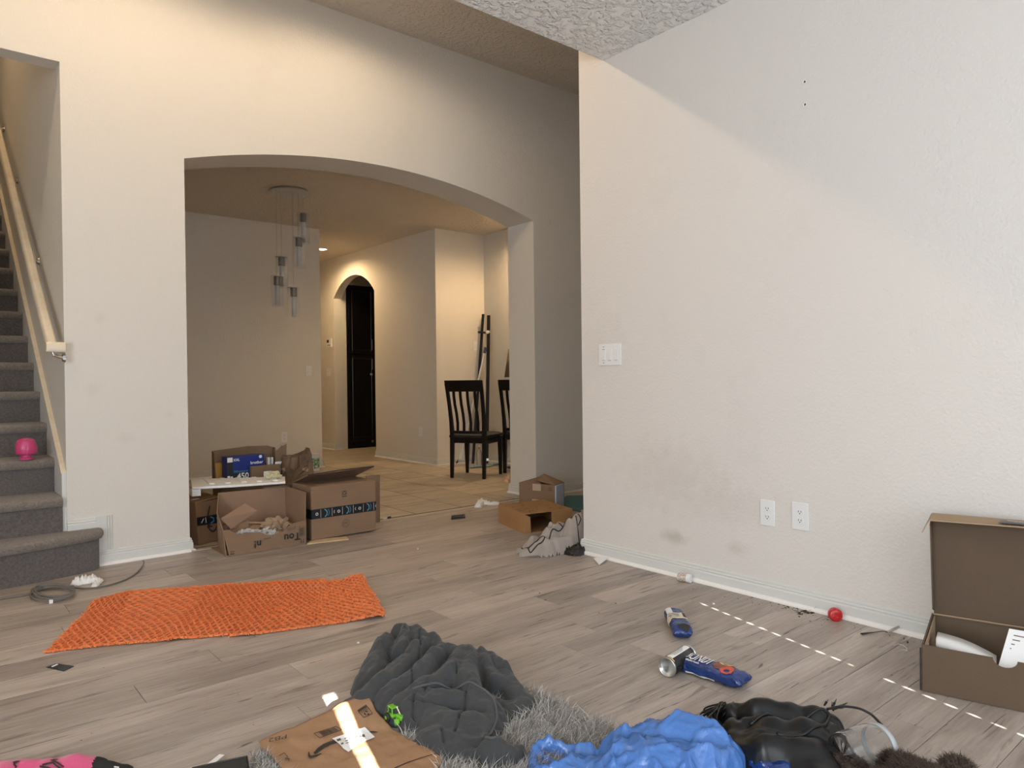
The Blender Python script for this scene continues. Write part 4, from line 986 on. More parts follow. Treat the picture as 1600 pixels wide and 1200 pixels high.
def ringp(cx, cy, r, w, n=14): return strokes([(cx+r*cos(2*pi*i/n), cy+r*sin(2*pi*i/n)) for i in range(n+1)], w)
# large taped carton
bx0, bx1, by0, by1, bh = 1.980, 2.452, 4.395, 4.695, .354
bc_ = thing('cardboard_carton', 'tallest brown carton with a black tape band across its front', 'carton', ((bx0+bx1)/2, (by0+by1)/2, .009))
MB().box((bx0, by0, .009), (bx1, by1, bh)).build('body', M['card'], bc_, bevel=.003)
TF = frame_at((bx0, by0-.0008, 0), (1, 0, 0), (0, -1, 0))
MB().box((bx0-.001, by0-.0012, .145), (bx1+.001, by0+.0002, .208)).box((bx0-.0012, by0-.0012, .145), (bx0+.0002, by1, .208)).build('tape_band', M['tape'], bc_)
TF = frame_at((bx0, by0-.0020, 0), (1, 0, 0), (0, -1, 0)); TF = Matrix(((1, 0, 0, bx0), (0, 0, -1, by0-.0020), (0, 1, 0, 0), (0, 0, 0, 1)))
bl_ = []; wh_ = []; 
for k in range(3):
    x = .10+.155*k; bl_ += strokes([(x-.006, .152), (x+.008, .164), (x+.010, .178), (x+.006, .190), (x-.008, .202)], .007)+strokes([(x+.018, .155), (x+.026, .178), (x+.018, .2)], .003)
    wh_ += ringp(x-.062, .176, .008, .004, 10)+strokes([(x-.035, .150), (x-.035, .203)], .002)+strokes([(x+.045, .150), (x+.045, .203)], .002)+strokes([(x+.063, .168), (x+.058, .176), (x+.063, .186)], .003)
face_decal('tape_print_blue', bl_, TF, M['blueink'], bc_); face_decal('tape_print_white', wh_, TF, M['whitep'], bc_)
ic = recycle(.235, .292, .011, .005)+strokes([(.218, .270), (.252, .270)], .005)+strokes([(.219, .276), (.219, .306), (.251, .306), (.251, .276)], .002)
face_decal('recycling_print', ic, TF, M['ink'], bc_)
face_decal('round_stamp', ringp(.242, .088, .026, .003, 20)+ringp(.242, .088, .018, .002, 16)+strokes([(.228, .088), (.256, .088)], .004)+strokes([(.232, .094), (.252, .094)], .003), TF, M['inkg'], bc_)
fl = MB().panel([(bx0+.005, by1-.004, bh+.002), (bx1+.0, by1-.004, bh+.002), (bx1+.045, by1-.20, bh+.082), (bx0+.02, by1-.215, bh+.070)], .004).build('top_flap', M['card2'], bc_)
MB().tube([(bx0+.02, by1-.216, bh+.071), ((bx0+bx1)/2, by1-.21, bh+.082), (bx1+.045, by1-.201, bh+.083)], .0035, 5).build('torn_edge', M['ink'], fl)
MB().panel([(bx1+.001, 4.53, .03), (bx1+.115, 4.545, .028), (bx1+.118, 4.545, .366), (bx1+.001, 4.53, .372)], .005).build('side_flap', M['card'], bc_)
MB().panel([(bx0+.0, by0+.05, bh+.001), (bx0+.05, by0+.035, bh+.001), (bx0+.06, by0+.07, bh+.001), (bx0+.01, by0+.085, bh+.001)], .001).build('label_patch', M['inkg'], bc_)
tag(MB().prism([F(480, 851, .0005), F(545, 843.5, .0005), F(541, 839.5, .0005), F(486, 845, .0005)], (0, 0, .007)).build('cardboard_strip', mat('pale_wood', (.62, .45, .27), .6), None, bevel=.001), 'pale thin board lying under the tallest carton', 'board')
# torn open carton
ox0, ox1, oy0, oy1, oh = 1.428, 1.925, 4.365, 4.66, .345
oc = thing('cardboard_carton', 'open torn carton full of packing paper, left of the taped carton', 'carton', ((ox0+ox1)/2, (oy0+oy1)/2, .001))
MB().box((ox0, oy0, .001), (ox1, oy1, .006)).build('bottom', M['card2'], oc)
MB().panel([(ox0+.05, oy1, .005), (ox1, oy1, .005), (ox1-.01, oy1, oh-.01), ((ox0+ox1)/2, oy1+.004, oh-.004), (ox0+.055, oy1, oh)], .005).build('back_panel', M['card2'], oc)
MB().panel([(ox1, oy0, .003), (ox1, oy1, .003), (ox1-.004, oy1, oh-.005), (ox1+.004, oy0, oh-.012)], .005).build('right_panel', M['card2'], oc)
MB().panel([(ox0, oy0, .003), (ox0+.05, oy1, .003), (ox0+.053, oy1, oh), (ox0-.012, oy0+.12, .25), (ox0-.018, oy0, .165)], .005).build('left_panel', M['card'], oc)
fp = [(0, 0), (.50, 0), (.502, .150), (.415, .142), (.385, .128), (.350, .10), (.31, .092), (.26, .088), (.20, .118), (.13, .125), (.07, .122), (.02, .158), (-.02, .160)]
MB().panel([(ox0+x+(.016 if z < .01 and x == 0 else 0), oy0, z+.003) for x, z in fp], .005).build('front_panel', M['card'], oc)
MB().panel([(ox0-.03, oy0+.0, .235), (ox0+.03, oy0+.002, .165), (ox0+.185, oy0-.01, .255), (ox0+.13, oy0+.04, .30)], .004).build('corner_flap', M['card2'], oc)
MB().panel([(ox1-.004, oy1, oh-.003), (ox0+.35, oy1+.002, oh-.002), (ox0+.36, oy1+.10, oh+.012), (ox1+.0, oy1+.11, oh+.01)], .004).build('back_flap', M['card2'], oc)
TF = Matrix(((1, 0, 0, ox0), (0, 0, -1, oy0-.0055), (0, 1, 0, 0), (0, 0, 0, 1)))
def wtext(par, s_, x, z, size, flip=True, bold=True, mt=None, y=None, ym=0):
    sg = -1 if flip else 1
    return lettering(par, s_, (x, (oy0-.008 if y is None else y), z), (sg, 0, 0), (0, 0, sg), size, mt or M['ink'], bold=bold)
wtext(oc, 'Tou', ox0+.405, .063, .066); wtext(oc, 'prin', ox0+.400, .112, .036, bold=False, mt=M['inkg']); wtext(oc, 'n!', ox0+.185, .052, .062, y=oy0-.009)
wtext(oc, '.......', ox0+.245, .068, .03, y=oy0-.008)
face_decal('barcode_box', strokes([(.455, .058), (.455, .118), (.487, .118), (.487, .058), (.455, .058)], .0025)+[[(.459, .064+k*.008), (.483, .064+k*.008), (.483, .068+k*.008), (.459, .068+k*.008)] for k in range(6)], TF, M['ink'], oc)
face_decal('arrow_print', strokes([(.465, .018), (.465, .038)], .003)+strokes([(.480, .018), (.480, .038)], .003)+[[(.460, .020), (.470, .020), (.465, .010)], [(.475, .020), (.485, .020), (.480, .010)]], TF, M['ink'], oc)
face_decal('edge_print', [[(.02, .012), (.045, .012), (.045, .018), (.02, .018)], [(.02, .026), (.045, .026), (.045, .030), (.02, .030)]], TF, M['ink'], oc)
def blob(name, c, rad, mt, seed, amp=.25, sc=2.2, parent=None, sub=4, flatz=None, sharp=True):
    import bmesh
    bm = bmesh.new(); bmesh.ops.create_icosphere(bm, subdivisions=sub, radius=1)
    mb = MB(); 
    for v in bm.verts:
        n_ = v.co.normalized(); k = noise.noise(n_*sc+Vector((seed, 0, 0))); k2 = abs(noise.noise(n_*sc*2.3+Vector((0, seed, 0))))
        r = 1+amp*(k*1.2-(k2*1.3 if sharp else 0)+.2); p = Vector((c[0]+n_.x*r*rad[0], c[1]+n_.y*r*rad[1], c[2]+n_.z*r*rad[2]))
        if flatz is not None and p.z < flatz: p.z = flatz
        mb.v.append(tuple(p))
    mb.f = [tuple(v.index for v in f.verts) for f in bm.faces]; mb.m = [0]*len(mb.f); bm.free()
    return mb.build(name, mt, parent, smooth=not sharp, fix=False)
M['pkraft'] = mat('packing_kraft', (.33, .23, .15), .8); M['pwhite'] = mat('air_pillow', (.75, .75, .73), .25, trans=.35)
pk_ = thing('packing_paper', 'crumpled brown packing paper inside the torn open carton', 'packing paper', (ox0+.28, oy0+.14, .05))
blob('brown_wad', (ox0+.36, oy0+.12, .085), (.115, .10, .075), M['pkraft'], 3, .45, 2.4, pk_, flatz=.01)
blob('brown_wad', (ox0+.16, oy0+.20, .075), (.12, .08, .08), M['card2'], 5, .45, 2.0, pk_, flatz=.01)
blob('white_wad', (ox0+.27, oy0+.07, .075), (.07, .05, .05), M['pwhite'], 8, .4, 2.6, pk_, flatz=.01); blob('white_wad', (ox0+.15, oy0+.07, .085), (.085, .05, .05), M['pwhite'], 12, .4, 2.6, pk_, flatz=.01)
MB().panel([(ox0+.19, oy0+.17, .150), (ox0+.42, oy0+.12, .120), (ox0+.43, oy0+.125, .128), (ox0+.2, oy0+.18, .158)], .004).build('folded_strip', M['card3e'], pk_)
# left carton with arrow logo
q0 = Vector((1.352, 4.845, 0)); T = oriented(q0+Vector((.0, 0, 0)), (.95, .06), None)
lc = thing('cardboard_carton', 'leaning brown carton with printed arrow behind the left end of the arch', 'carton', (1.50, 4.95, 0))
L0, L1 = Vector((1.400, 4.80, 0)), Vector((1.555, 4.86, 0)); dn = (L1-L0).normalized(); pn = Vector((-dn.y, dn.x, 0)); L2 = L0-dn*.045+pn*.22
cor = [L0, L0+dn*.19, L0+dn*.19+pn*.24, L0+pn*.24]
tl = Vector((-.02, .0, .275)); 
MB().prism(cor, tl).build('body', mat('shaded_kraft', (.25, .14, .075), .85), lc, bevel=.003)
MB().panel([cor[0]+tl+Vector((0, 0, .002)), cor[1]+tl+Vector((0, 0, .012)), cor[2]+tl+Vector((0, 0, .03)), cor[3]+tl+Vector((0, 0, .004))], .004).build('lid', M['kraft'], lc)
fo = cor[0]-pn*.0012; Tf = Matrix.Identity(4); zz = Vector((-.07, 0, 1))
for i in range(3): Tf[i][0] = dn[i]; Tf[i][1] = zz[i]; Tf[i][2] = -pn[i]; Tf[i][3] = fo[i]
face_decal('tape_band', [[(-.0, .125), (.19, .115), (.19, .175), (0, .18)]], Tf, M['tape'], lc)
face_decal('printed_arrow', strip([(.105, .24), (.09, .20), (.08, .165)], [.008, .012, .008])+strip([(.08, .10), (.095, .078), (.115, .068), (.135, .080), (.14, .10)], [.008, .012, .014, .012, .006])+[[(.07, .10), (.12, .10), (.075, .125)]], Tf @ Matrix.Translation((0, 0, .0006)), M['ink'], lc)
face_decal('tape_print', strokes([(.10, .125), (.125, .138), (.125, .155), (.10, .168)], .007)+ringp(.155, .15, .009, .004, 10), Tf @ Matrix.Translation((0, 0, .0012)), M['blueink'], lc)
face_decal('tape_print_white', strokes([(.03, .14), (.05, .165)], .006)+strokes([(.065, .135), (.065, .17)], .005), Tf @ Matrix.Translation((0, 0, .0012)), M['whitep'], lc)
MB().panel([cor[0]+tl+dn*.02+pn*.05+Vector((0, 0, .012)), cor[0]+tl+dn*.07+pn*.05+Vector((0, 0, .014)), cor[0]+tl+dn*.07+pn*.08+Vector((0, 0, .014)), cor[0]+tl+dn*.02+pn*.08+Vector((0, 0, .012))], .002).build('shipping_label', M['white'], lc)
MB().panel([cor[0]+tl+dn*.10+pn*.09+Vector((0, 0, .012)), cor[0]+tl+dn*.12+pn*.09+Vector((0, 0, .013)), cor[0]+tl+dn*.17+pn*.15+Vector((0, 0, .02)), cor[0]+tl+dn*.15+pn*.15+Vector((0, 0, .02))], .002).build('yellow_strip', M['gold'], lc)
# white foam slab bridging the cartons
fm = thing('foam_insert', 'long white foam packing slab lying on top of the cartons', 'foam', (1.66, 4.80, .36))
fz = .362; fA = [F(298, 752, fz), F(320, 750, fz), F(445, 748, fz), F(446, 756, fz), F(440, 757, fz), F(360, 762, fz), F(300, 765, fz)]
fA = [Vector((p.x, p.y, fz)) for p in fA]
MB().prism([fA[0]+Vector((0, 0, 0)), fA[2], fA[3], fA[5], fA[6]], (0, 0, .016)).build('slab', M['white'], fm, bevel=.004)
MB().prism([fA[6]+Vector((.0, .0, -.045)), fA[6]+Vector((.05, -.015, -.045)), fA[6]+Vector((.06, .03, -.045)), fA[6]+Vector((.0, .05, -.045))], (0, 0, .046)).build('end_block', M['white'], fm, bevel=.004)
for k in range(5):
    a = fA[0].lerp(fA[2], .12+.17*k); b = fA[6].lerp(fA[3], .2+.17*k); MB().prism([a.lerp(b, .1)+Vector((0, 0, .0155)), a.lerp(b, .1)+Vector((.03, -.01, .0155)), a.lerp(b, .8)+Vector((.03, -.01, .0155)), a.lerp(b, .8)+Vector((0, 0, .0155))], (0, 0, .007)).build('rib', M['white'], fm, bevel=.002)
# paper cup / roll on the slab end
blob('crumpled_cup', F(428, 744, .40)+Vector((0, .02, .006)), (.05, .045, .026), mat('cream_paper', (.62, .58, .38), .6), 21, .35, 2.0); tag(ob('crumpled_cup'), 'crumpled cream paper on the right end of the white foam slab', 'paper')
# tall carton behind with printer box
ty0, ty1, tx0, tx1, tz = 5.07, 5.27, 1.635, 2.075, .345
tcn = thing('cardboard_carton', 'brown carton against the shaded area holding a blue printer box', 'carton', ((tx0+tx1)/2, (ty0+ty1)/2, 0))
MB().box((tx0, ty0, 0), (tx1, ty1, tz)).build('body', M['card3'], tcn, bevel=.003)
MB().panel([(tx0, ty1, tz), (tx1, ty1, tz), (tx1, ty1, .552), (tx1-.04, ty1, .566), (tx0+.25, ty1, .572), (tx0, ty1, .555)], .006).build('back_panel', M['card3'], tcn)
MB().panel([(tx1, ty1-.09, tz), (tx1, ty1, tz), (tx1, ty1, .552), (tx1, ty1-.04, .555)], .005).build('right_panel', M['card3'], tcn)
MB().panel([(tx0, ty1-.08, tz), (tx0, ty1, tz), (tx0, ty1, .555), (tx0, ty1-.05, .545)], .005).build('left_panel', M['card3'], tcn)
tag(MB().box((tx0+.004, ty1-.05, tz+.002), (tx0+.055, ty1-.008, .47)).build('yellow_packet', mat('amber_print', (.42, .22, .03), .5), None, bevel=.003), 'amber packet standing left of the blue printer box', 'packet')
tb = thing('printer_box', 'dark blue printer cartridge box with white number 450', 'box', (1.83, 5.16, tz))
M['toner'] = mat('toner_blue', (.012, .03, .20), .35)
T = oriented(Vector((1.688, 5.115, tz)), (1, .10), None)
Wt, Ht = .275, .172
MB().box((0, 0, .001), (Wt, .085, Ht), T @ Matrix.Rotation(0, 4, 'Y')).build('carton', M['toner'], tb, bevel=.002)
Td = T @ Matrix(((1, 0, 0, 0), (0, 0, -1, -.0012), (0, 1, 0, 0), (0, 0, 0, 1)))
face_decal('side_panel', [[(0, .002), (.04, .002), (.04, .135), (0, .135)], [(.04, .002), (.17, .002), (.14, .055), (.04, .055)]], Td, M['slot'], tb)
face_decal('white_corner', [[(0, .135), (.038, .135), (.038, .168), (0, .168)], [(0, .02), (.018, .02), (.018, .04), (0, .04)], [(.022, .015), (.038, .015), (.038, .035), (.022, .035)]], Td @ Matrix.Translation((0, 0, .0006)), M['white'], tb)
fy = lambda x, z: T @ Vector((x, -.0022, z))
xd_ = T.to_3x3() @ Vector((1, 0, 0))
lettering(tb, '450', fy(.112, .030), xd_, (0, 0, 1), .058, M['white'], bold=True)
lettering(tb, 'brother', fy(.215, .118), xd_, (0, 0, 1), .030, M['white'], bold=True)
lettering(tb, 'XXL', fy(.066, .148), xd_, (0, 0, 1), .024, M['white'], bold=True)
lettering(tb, 'INKvestment', fy(.10, .066), xd_, (0, 0, 1), .020, mat('teal_print', (.1, .35, .3), .5))
face_decal('corner_badge', ringp(.245, .158, .010, .004, 12)+[[(.235, .15), (.255, .15), (.255, .168), (.235, .168)]], Td @ Matrix.Translation((0, 0, .0006)), M['white'], tb)
tag(MB().box((2.008, 5.20, tz+.001), (2.026, 5.235, .485), None).build('white_tube', M['whitep'], None, bevel=.002), 'upright white plastic packet right of the blue printer box', 'packet')
tag(MB().box((2.038, 5.20, tz+.001), (2.052, 5.235, .482), None).build('white_tube', M['whitep'], None, bevel=.002), 'thin white strip packet at the right end of the carton', 'packet')
sb = thing('small_box', 'small plain brown box in front of the blue printer box', 'box', (1.94, 5.09, tz))
MB().box((1.842, 5.075, tz+.001), (2.055, 5.11, .442)).build('body', M['card3'], sb, bevel=.002)
MB().box((1.93, 5.0738, tz+.01), (1.985, 5.075, .40)).build('label_sheet', M['white'], sb)
# paper bag and torn piece
pg = thing('paper_bag', 'crumpled brown paper grocery bag between the printer box and the taped carton', 'paper bag', (2.17, 5.05, 0))
import bmesh as _b
bgm = MB(); nn, hh_ = 48, 26
def bagp(k, j):
    a = 2*pi*k/nn; z = .50*j/hh_; ct, sn = cos(a), sin(a); e = .5
    x = .125*math.copysign(abs(ct)**e, ct); y = .075*math.copysign(abs(sn)**e, sn); s_ = 1-.25*(j/hh_)**2
    n1 = noise.noise((ct*1.3, sn*1.3, z*7)); n2 = abs(noise.noise((ct*3, sn*3, z*14+3)))
    top = .03*noise.noise((ct*2, sn*2, 5))*(j/hh_)+.05*max(0, ct)*(j/hh_)
    return (2.165+x*s_+.035*n1+.03*n2, 5.06+y*s_+.03*n1-.03*n2, max(0, z+top))
for j in range(hh_+1):
    for k in range(nn): bgm.v.append(bagp(k, j))
bgm.f = [(j*nn+k, j*nn+(k+1) % nn, (j+1)*nn+(k+1) % nn, (j+1)*nn+k) for j in range(hh_) for k in range(nn)]+[tuple(range(nn))[::-1]]; bgm.m = [0]*len(bgm.f)
M['bagk'] = mat('dark_bag_kraft', (.17, .105, .06), .8, var=(9, .2, (.13, .08, .045)))
bgo = bgm.build('bag_wall', M['bagk'], pg, fix=False); sd_ = bgo.modifiers.new('thick', 'SOLIDIFY'); sd_.thickness = .002
blob('inner_wad', (2.165, 5.06, .38), (.095, .055, .085), M['pkraft'], 31, .4, 2.2, pg)
tp = MB().panel([(2.034, 5.13, .33), (2.118, 5.13, .33), (2.124, 5.13, .582), (2.10, 5.13, .570), (2.085, 5.13, .571), (2.062, 5.13, .545), (2.038, 5.13, .53)], .005).build('torn_cardboard', M['card3'], None)
tag(tp, 'torn upright cardboard piece sticking up above the paper bag', 'cardboard')
MB().panel([(2.034, 5.126, .37), (2.10, 5.126, .37), (2.10, 5.126, .458), (2.034, 5.126, .455)], .002).build('white_backing', M['white'], tp)
# wipes canister near the dining wall
cnr = thing('canister', 'white and green round canister on the tile floor behind the cartons', 'canister', (3.575, 7.85, 0))
T = T_((3.575, 7.85, 0))
MB().lathe([(0, 0), (.062, 0), (.066, .004), (.066, .165), (.0, .165)], T, 28).build('body', M['whitep'], cnr, bevel=.001)
MB().lathe([(.0668, .03), (.0668, .15)], T, 28, closed='open').build('green_label', mat('green_print', (.03, .22, .08), .4, var=(30, .1, (.7, .75, .7))), cnr)
MB().lathe([(.067, .165), (.069, .168), (.069, .192), (.06, .2), (0, .202)], T, 28).build('lid', M['whitep'], cnr, bevel=.001)
# ------------------------------------------------------------------ right foyer boxes, blanket
p1, p2 = F(811, 754, .2), F(867, 758, .2); u = (p2-p1); u.z = 0; wR = u.length; T = oriented(Vector((p1.x, p1.y, 0)), u, None); dR = .17
r1 = thing('cardboard_carton', 'small brown carton with crushed open top beside the arch jamb', 'carton', (p1+p2)/2-Vector((0, 0, .2)))
MB().box((0, 0, .001), (wR, .004, .2), T).build('front_panel', M['card'], r1); MB().box((0, dR-.004, .001), (wR, dR, .2), T).build('back_panel', M['card2'], r1)
MB().box((0, .004, .001), (.004, dR-.004, .2), T).build('left_panel', M['card2'], r1); MB().box((wR-.004, .004, .001), (wR, dR-.004, .2), T).build('right_panel', M['card'], r1)
MB().box((.004, .004, .001), (wR-.004, dR-.004, .005), T).build('bottom', M['card2'], r1)
MB().box((wR+.0002, -.001, .002), (wR+.012, dR-.03, .195), T).build('white_side_sleeve', mat('pale_blue_sleeve', (.55, .62, .80), .5), r1, bevel=.002)
def tv(x, y, z): return T @ Vector((x, y, z))
MB().panel([tv(0, .006, .2), tv(.0, dR, .2), tv(.17, dR-.03, .255), tv(.16, .03, .235)], .004).build('top_flap', M['card'], r1)
MB().panel([tv(wR, .0, .2), tv(wR, dR, .2), tv(.15, dR-.02, .262), tv(.13, .01, .228)], .004).build('top_flap', M['card2'], r1)
MB().panel([tv(.01, -.002, .2), tv(.20, -.002, .2), tv(.17, .04, .214), tv(.12, .02, .222)], .003).build('front_flap', M['card'], r1)
Td = T @ Matrix(((1, 0, 0, 0), (0, 0, -1, -.0015), (0, 1, 0, 0), (0, 0, 0, 1)))
k_ = wR/.3
face_decal('sealing_tape', [[(.115*k_, .145), (.185*k_, .145), (.185*k_, .2), (.115*k_, .2)]], Td, M['beige'], r1)
face_decal('sealing_tape', [[(.11*k_, .03), (.19*k_, .03), (.19*k_, .075), (.11*k_, .075)]], Td, M['beige'], r1)
face_decal('arrow_print', strokes([(.255*k_, .165), (.255*k_, .182)], .004)+strokes([(.27*k_, .165), (.27*k_, .182)], .004)+[[(.245*k_, .155), (.28*k_, .155), (.28*k_, .159), (.245*k_, .159)]], Td, M['ink'], r1)
A = Vector((3.145, 3.625, 0)); u = Vector((.972, -.19, 0)).normalized(); v = Vector((.19+.06, .93, 0)).normalized(); wu, wv, hr2 = .385, .43, .132
r2 = thing('cardboard_carton', 'low golden brown carton with leaf-like prints and torn open side', 'carton', A+u*.2+v*.2)
C4 = [A, A+u*wu, A+u*wu+v*wv, A+v*wv]; up_ = Vector((0, 0, hr2))
MB().panel([C4[0]+up_, C4[1]+up_, C4[2]+up_, C4[3]+up_], .004).build('top_panel', M['kraft'], r2)
MB().panel([C4[0], C4[3], C4[3]+up_, C4[0]+up_], .004).build('left_panel', M['kraft'], r2)
MB().panel([C4[1], C4[2], C4[2]+up_, C4[1]+up_], .004).build('right_panel', M['kraft'], r2); MB().panel([C4[3], C4[2], C4[2]+up_, C4[3]+up_], .004).build('back_panel', M['kraft'], r2)
MB().panel([Vector((p.x, p.y, .003)) for p in C4], .004).build('bottom_panel', M['kraft'], r2)
MB().panel([A, A+u*.05, A+u*.045+Vector((0, 0, .11)), A+up_], .004).build('front_corner', M['kraft'], r2)
MB().panel([A+u*.215, C4[1], C4[1]+up_, A+u*.215+up_], .004).build('front_panel', M['kraft'], r2)
Tt = Matrix.Identity(4)
for i in range(3): Tt[i][0] = u[i]; Tt[i][1] = v[i]; Tt[i][2] = (0, 0, 1)[i]; Tt[i][3] = (A+Vector((0, 0, hr2+.003)))[i]
pr = []; rr_ = random.Random(4)
for k in range(34):
    x, y = rr_.uniform(.02, wu-.03), rr_.uniform(.03, wv-.03); a = rr_.uniform(0, pi); l = rr_.uniform(.01, .024); w_ = l*.35
    if .18 < x < .33 and .22 < y < .33: continue
    pr.append([(x-l*cos(a), y-l*sin(a)), (x-w_*sin(a), y+w_*cos(a)), (x+l*cos(a), y+l*sin(a)), (x+w_*sin(a), y-w_*cos(a))])
for k in range(5): pr += strokes([(.03+.05*k, .12+.03*k), (.06+.05*k, .13+.035*k), (.08+.05*k, .16+.03*k)], .003)
for k in range(6): pr += strokes([(.19+.02*k, .30), (.20+.02*k, .27)], .002)
face_decal('leaf_print', pr, Tt, mat('brown_print', (.10, .045, .015), .7), r2)
Tl = Matrix.Identity(4)
for i in range(3): Tl[i][0] = (-v)[i]; Tl[i][1] = (0, 0, 1)[i]; Tl[i][2] = (-u)[i]; Tl[i][3] = (C4[3]-u*.003)[i]
pr = []
for k in range(16): pr += strokes([(.08+.016*k, .03+.012*(k % 3)), (.084+.016*k, .07+.012*(k % 2))], .0022)
face_decal('side_print', pr, Tl, mat('brown_print_soft', (.28, .14, .05), .7), r2)
tm = MB().prism([Vector((p.x, p.y, .001)) for p in (F(874, 783), F(886, 776), F(940, 776), F(940, 800), F(914, 803), F(880, 793))], (0, 0, .010)).build('foam_mat', mat('teal_foam', (.045, .14, .165), .6), None, bevel=.002)
tag(tm, 'flat teal foam mat on the foyer floor behind the blanket', 'mat')
M['blanket'] = mat('taupe_fleece', (.31, .26, .23), .95, bump=(300, .5, .002), var=(9, .2, (.36, .31, .275)), sheen=.3)
M['stitch'] = mat('black_stitching', (.02, .018, .018), .8)
bt = thing('blanket', 'taupe fleece blanket with black stitched edge crumpled at the wall corner', 'blanket', F(870, 850))
BR = [[(818, 853, .04, .05), (835, 838, .09, .06), (855, 826, .13, .06), (872, 818, .14, .05)],
 [(822, 858, .04, .045), (840, 850, .07, .05), (852, 840, .10, .05)], [(828, 862, .025, .04), (842, 862, .025, .035), (851, 863, .012, .02)],
 [(858, 824, .14, .05), (880, 815, .15, .06), (900, 812, .15, .06)], [(866, 838, .10, .06), (885, 835, .10, .06), (905, 828, .11, .05)],
 [(890, 812, .18, .05), (905, 800, .22, .06), (912, 796, .22, .05)], [(870, 845, .05, .045), (890, 842, .05, .045), (906, 838, .06, .04)], [(858, 812, .17, .018), (861, 816, .15, .03)],
 [(848, 856, .05, .03), (858, 846, .08, .04)]]
def bpost(X, Y, H):
    H = H+pnoise(X, Y, 13, 4, 3)*.028*np.minimum(1, H/.04)
    return groove(X, Y, H, [[(845, 832, .1), (838, 845, .07), (836, 856, .04)], [(862, 820, .14), (856, 838, .1), (852, 852, .05)], [(880, 812, .16), (890, 822, .13), (896, 838, .08)], [(826, 845, .06), (822, 856, .04)], [(872, 838, .1), (888, 846, .05)]], .008, .025)
b_, bf = heap('fleece', BR, M['blanket'], .006, bt, post=bpost, smooth_it=3, smooth_post=5)
pipe([[(815, 857, .03), (822, 860, .03), (828, 866, .02), (838, 868, .01), (850, 866, .008), (853, 860, .02), (845, 853, .05), (836, 855, .05), (826, 862, .03)]], bf, .004, M['stitch'], bt, 'stitched_edge')
pipe([[(858, 850, .05), (865, 852, .03), (880, 852, .02), (895, 848, .03), (908, 842, .04)]], bf, .004, M['stitch'], bt, 'stitched_edge')
pipe([[(866, 806, .16), (872, 818, .14), (878, 828, .11), (884, 832, .10)]], bf, .003, M['stitch'], bt, 'stitched_edge')
pipe([[(893, 800, .2), (903, 806, .2), (908, 812, .18), (902, 818, .16), (899, 824, .13), (906, 830, .12)]], bf, .0035, M['stitch'], bt, 'stitched_edge')
crumple('black_garment', [(882, 853, .045, 1), (898, 855, .05, 1.2), (907, 848, .05, 1.6)], .035, M['leather'], 5, 'black crumpled garment under the blanket by the wall corner', 'clothing', amp=.4)
# ------------------------------------------------------------------ chandelier
ch = thing('chandelier', 'round chrome ceiling chandelier with five hanging glass cylinders', 'chandelier', (2.79, 6.59, HP))
T = T_((2.79, 6.59, HP))
MB().lathe([(0, -.030), (.165, -.030), (.178, -.022), (.17, -.004), (.15, 0), (0, 0)], T, 40).build('canopy', M['steel'], ch, bevel=.002)
M['pglass'] = mat('thin_clear_glass', (.75, .74, .7), .05, alpha=.10, spec=.8); M['pglass2'] = mat('crystal_glass', (.9, .88, .84), .05, alpha=.45, spec=.9)
M['cap'] = mat('satin_nickel', (.16, .14, .115), .35, 1)
pend = [((474, 334), (.08, -.02)), ((467, 372), (.03, -.10)), ((440, 402), (-.07, .06)), ((433, 432), (-.12, -.02)), ((459, 450), (.01, -.12))]
for (px_, py_), _o in pend:
    c = onY(px_, py_, 6.56+_o[1]*.5); x, y, z = c
    pw_ = MB().tube([(x, y, HP-.03), (x, y, z)], .0028, 5).build('wire', M['steel'], ch)
    hd = MB().lathe([(0, 0), (.030, 0), (.0315, -.004), (.0315, -.078), (.028, -.082), (0, -.082)], T_(c), 20).build('socket_cap', M['cap'], ch, bevel=.001)
    MB().lathe([(0, .004), (.058, .004), (.058, .0), (.0, .0)], T_(c), 24).build('top_disc', M['steel'], hd)
    MB().lathe([(.056, .0), (.0575, .0), (.0575, -.285), (.056, -.285)], T_(c), 28, closed=True).build('outer_glass', M['pglass'], hd, smooth=True)
    MB().lathe([(.0195, -.083), (.021, -.083), (.021, -.27), (.0195, -.27)], T_(c), 16, closed=True).build('inner_glass', M['pglass2'], hd, smooth=True)
    MB().tube([c+Vector((0, 0, -.084)), c+Vector((0, 0, -.16))], .006, 8).build('bulb', M['frost'], hd)
for k in range(6):
    a = k*pi/3+.3; MB().lathe([(0, -.040), (.006, -.038), (.006, -.030)], T_((2.79+.11*cos(a), 6.59+.11*sin(a), HP)), 8).build('bolt', M['steel'], ch)
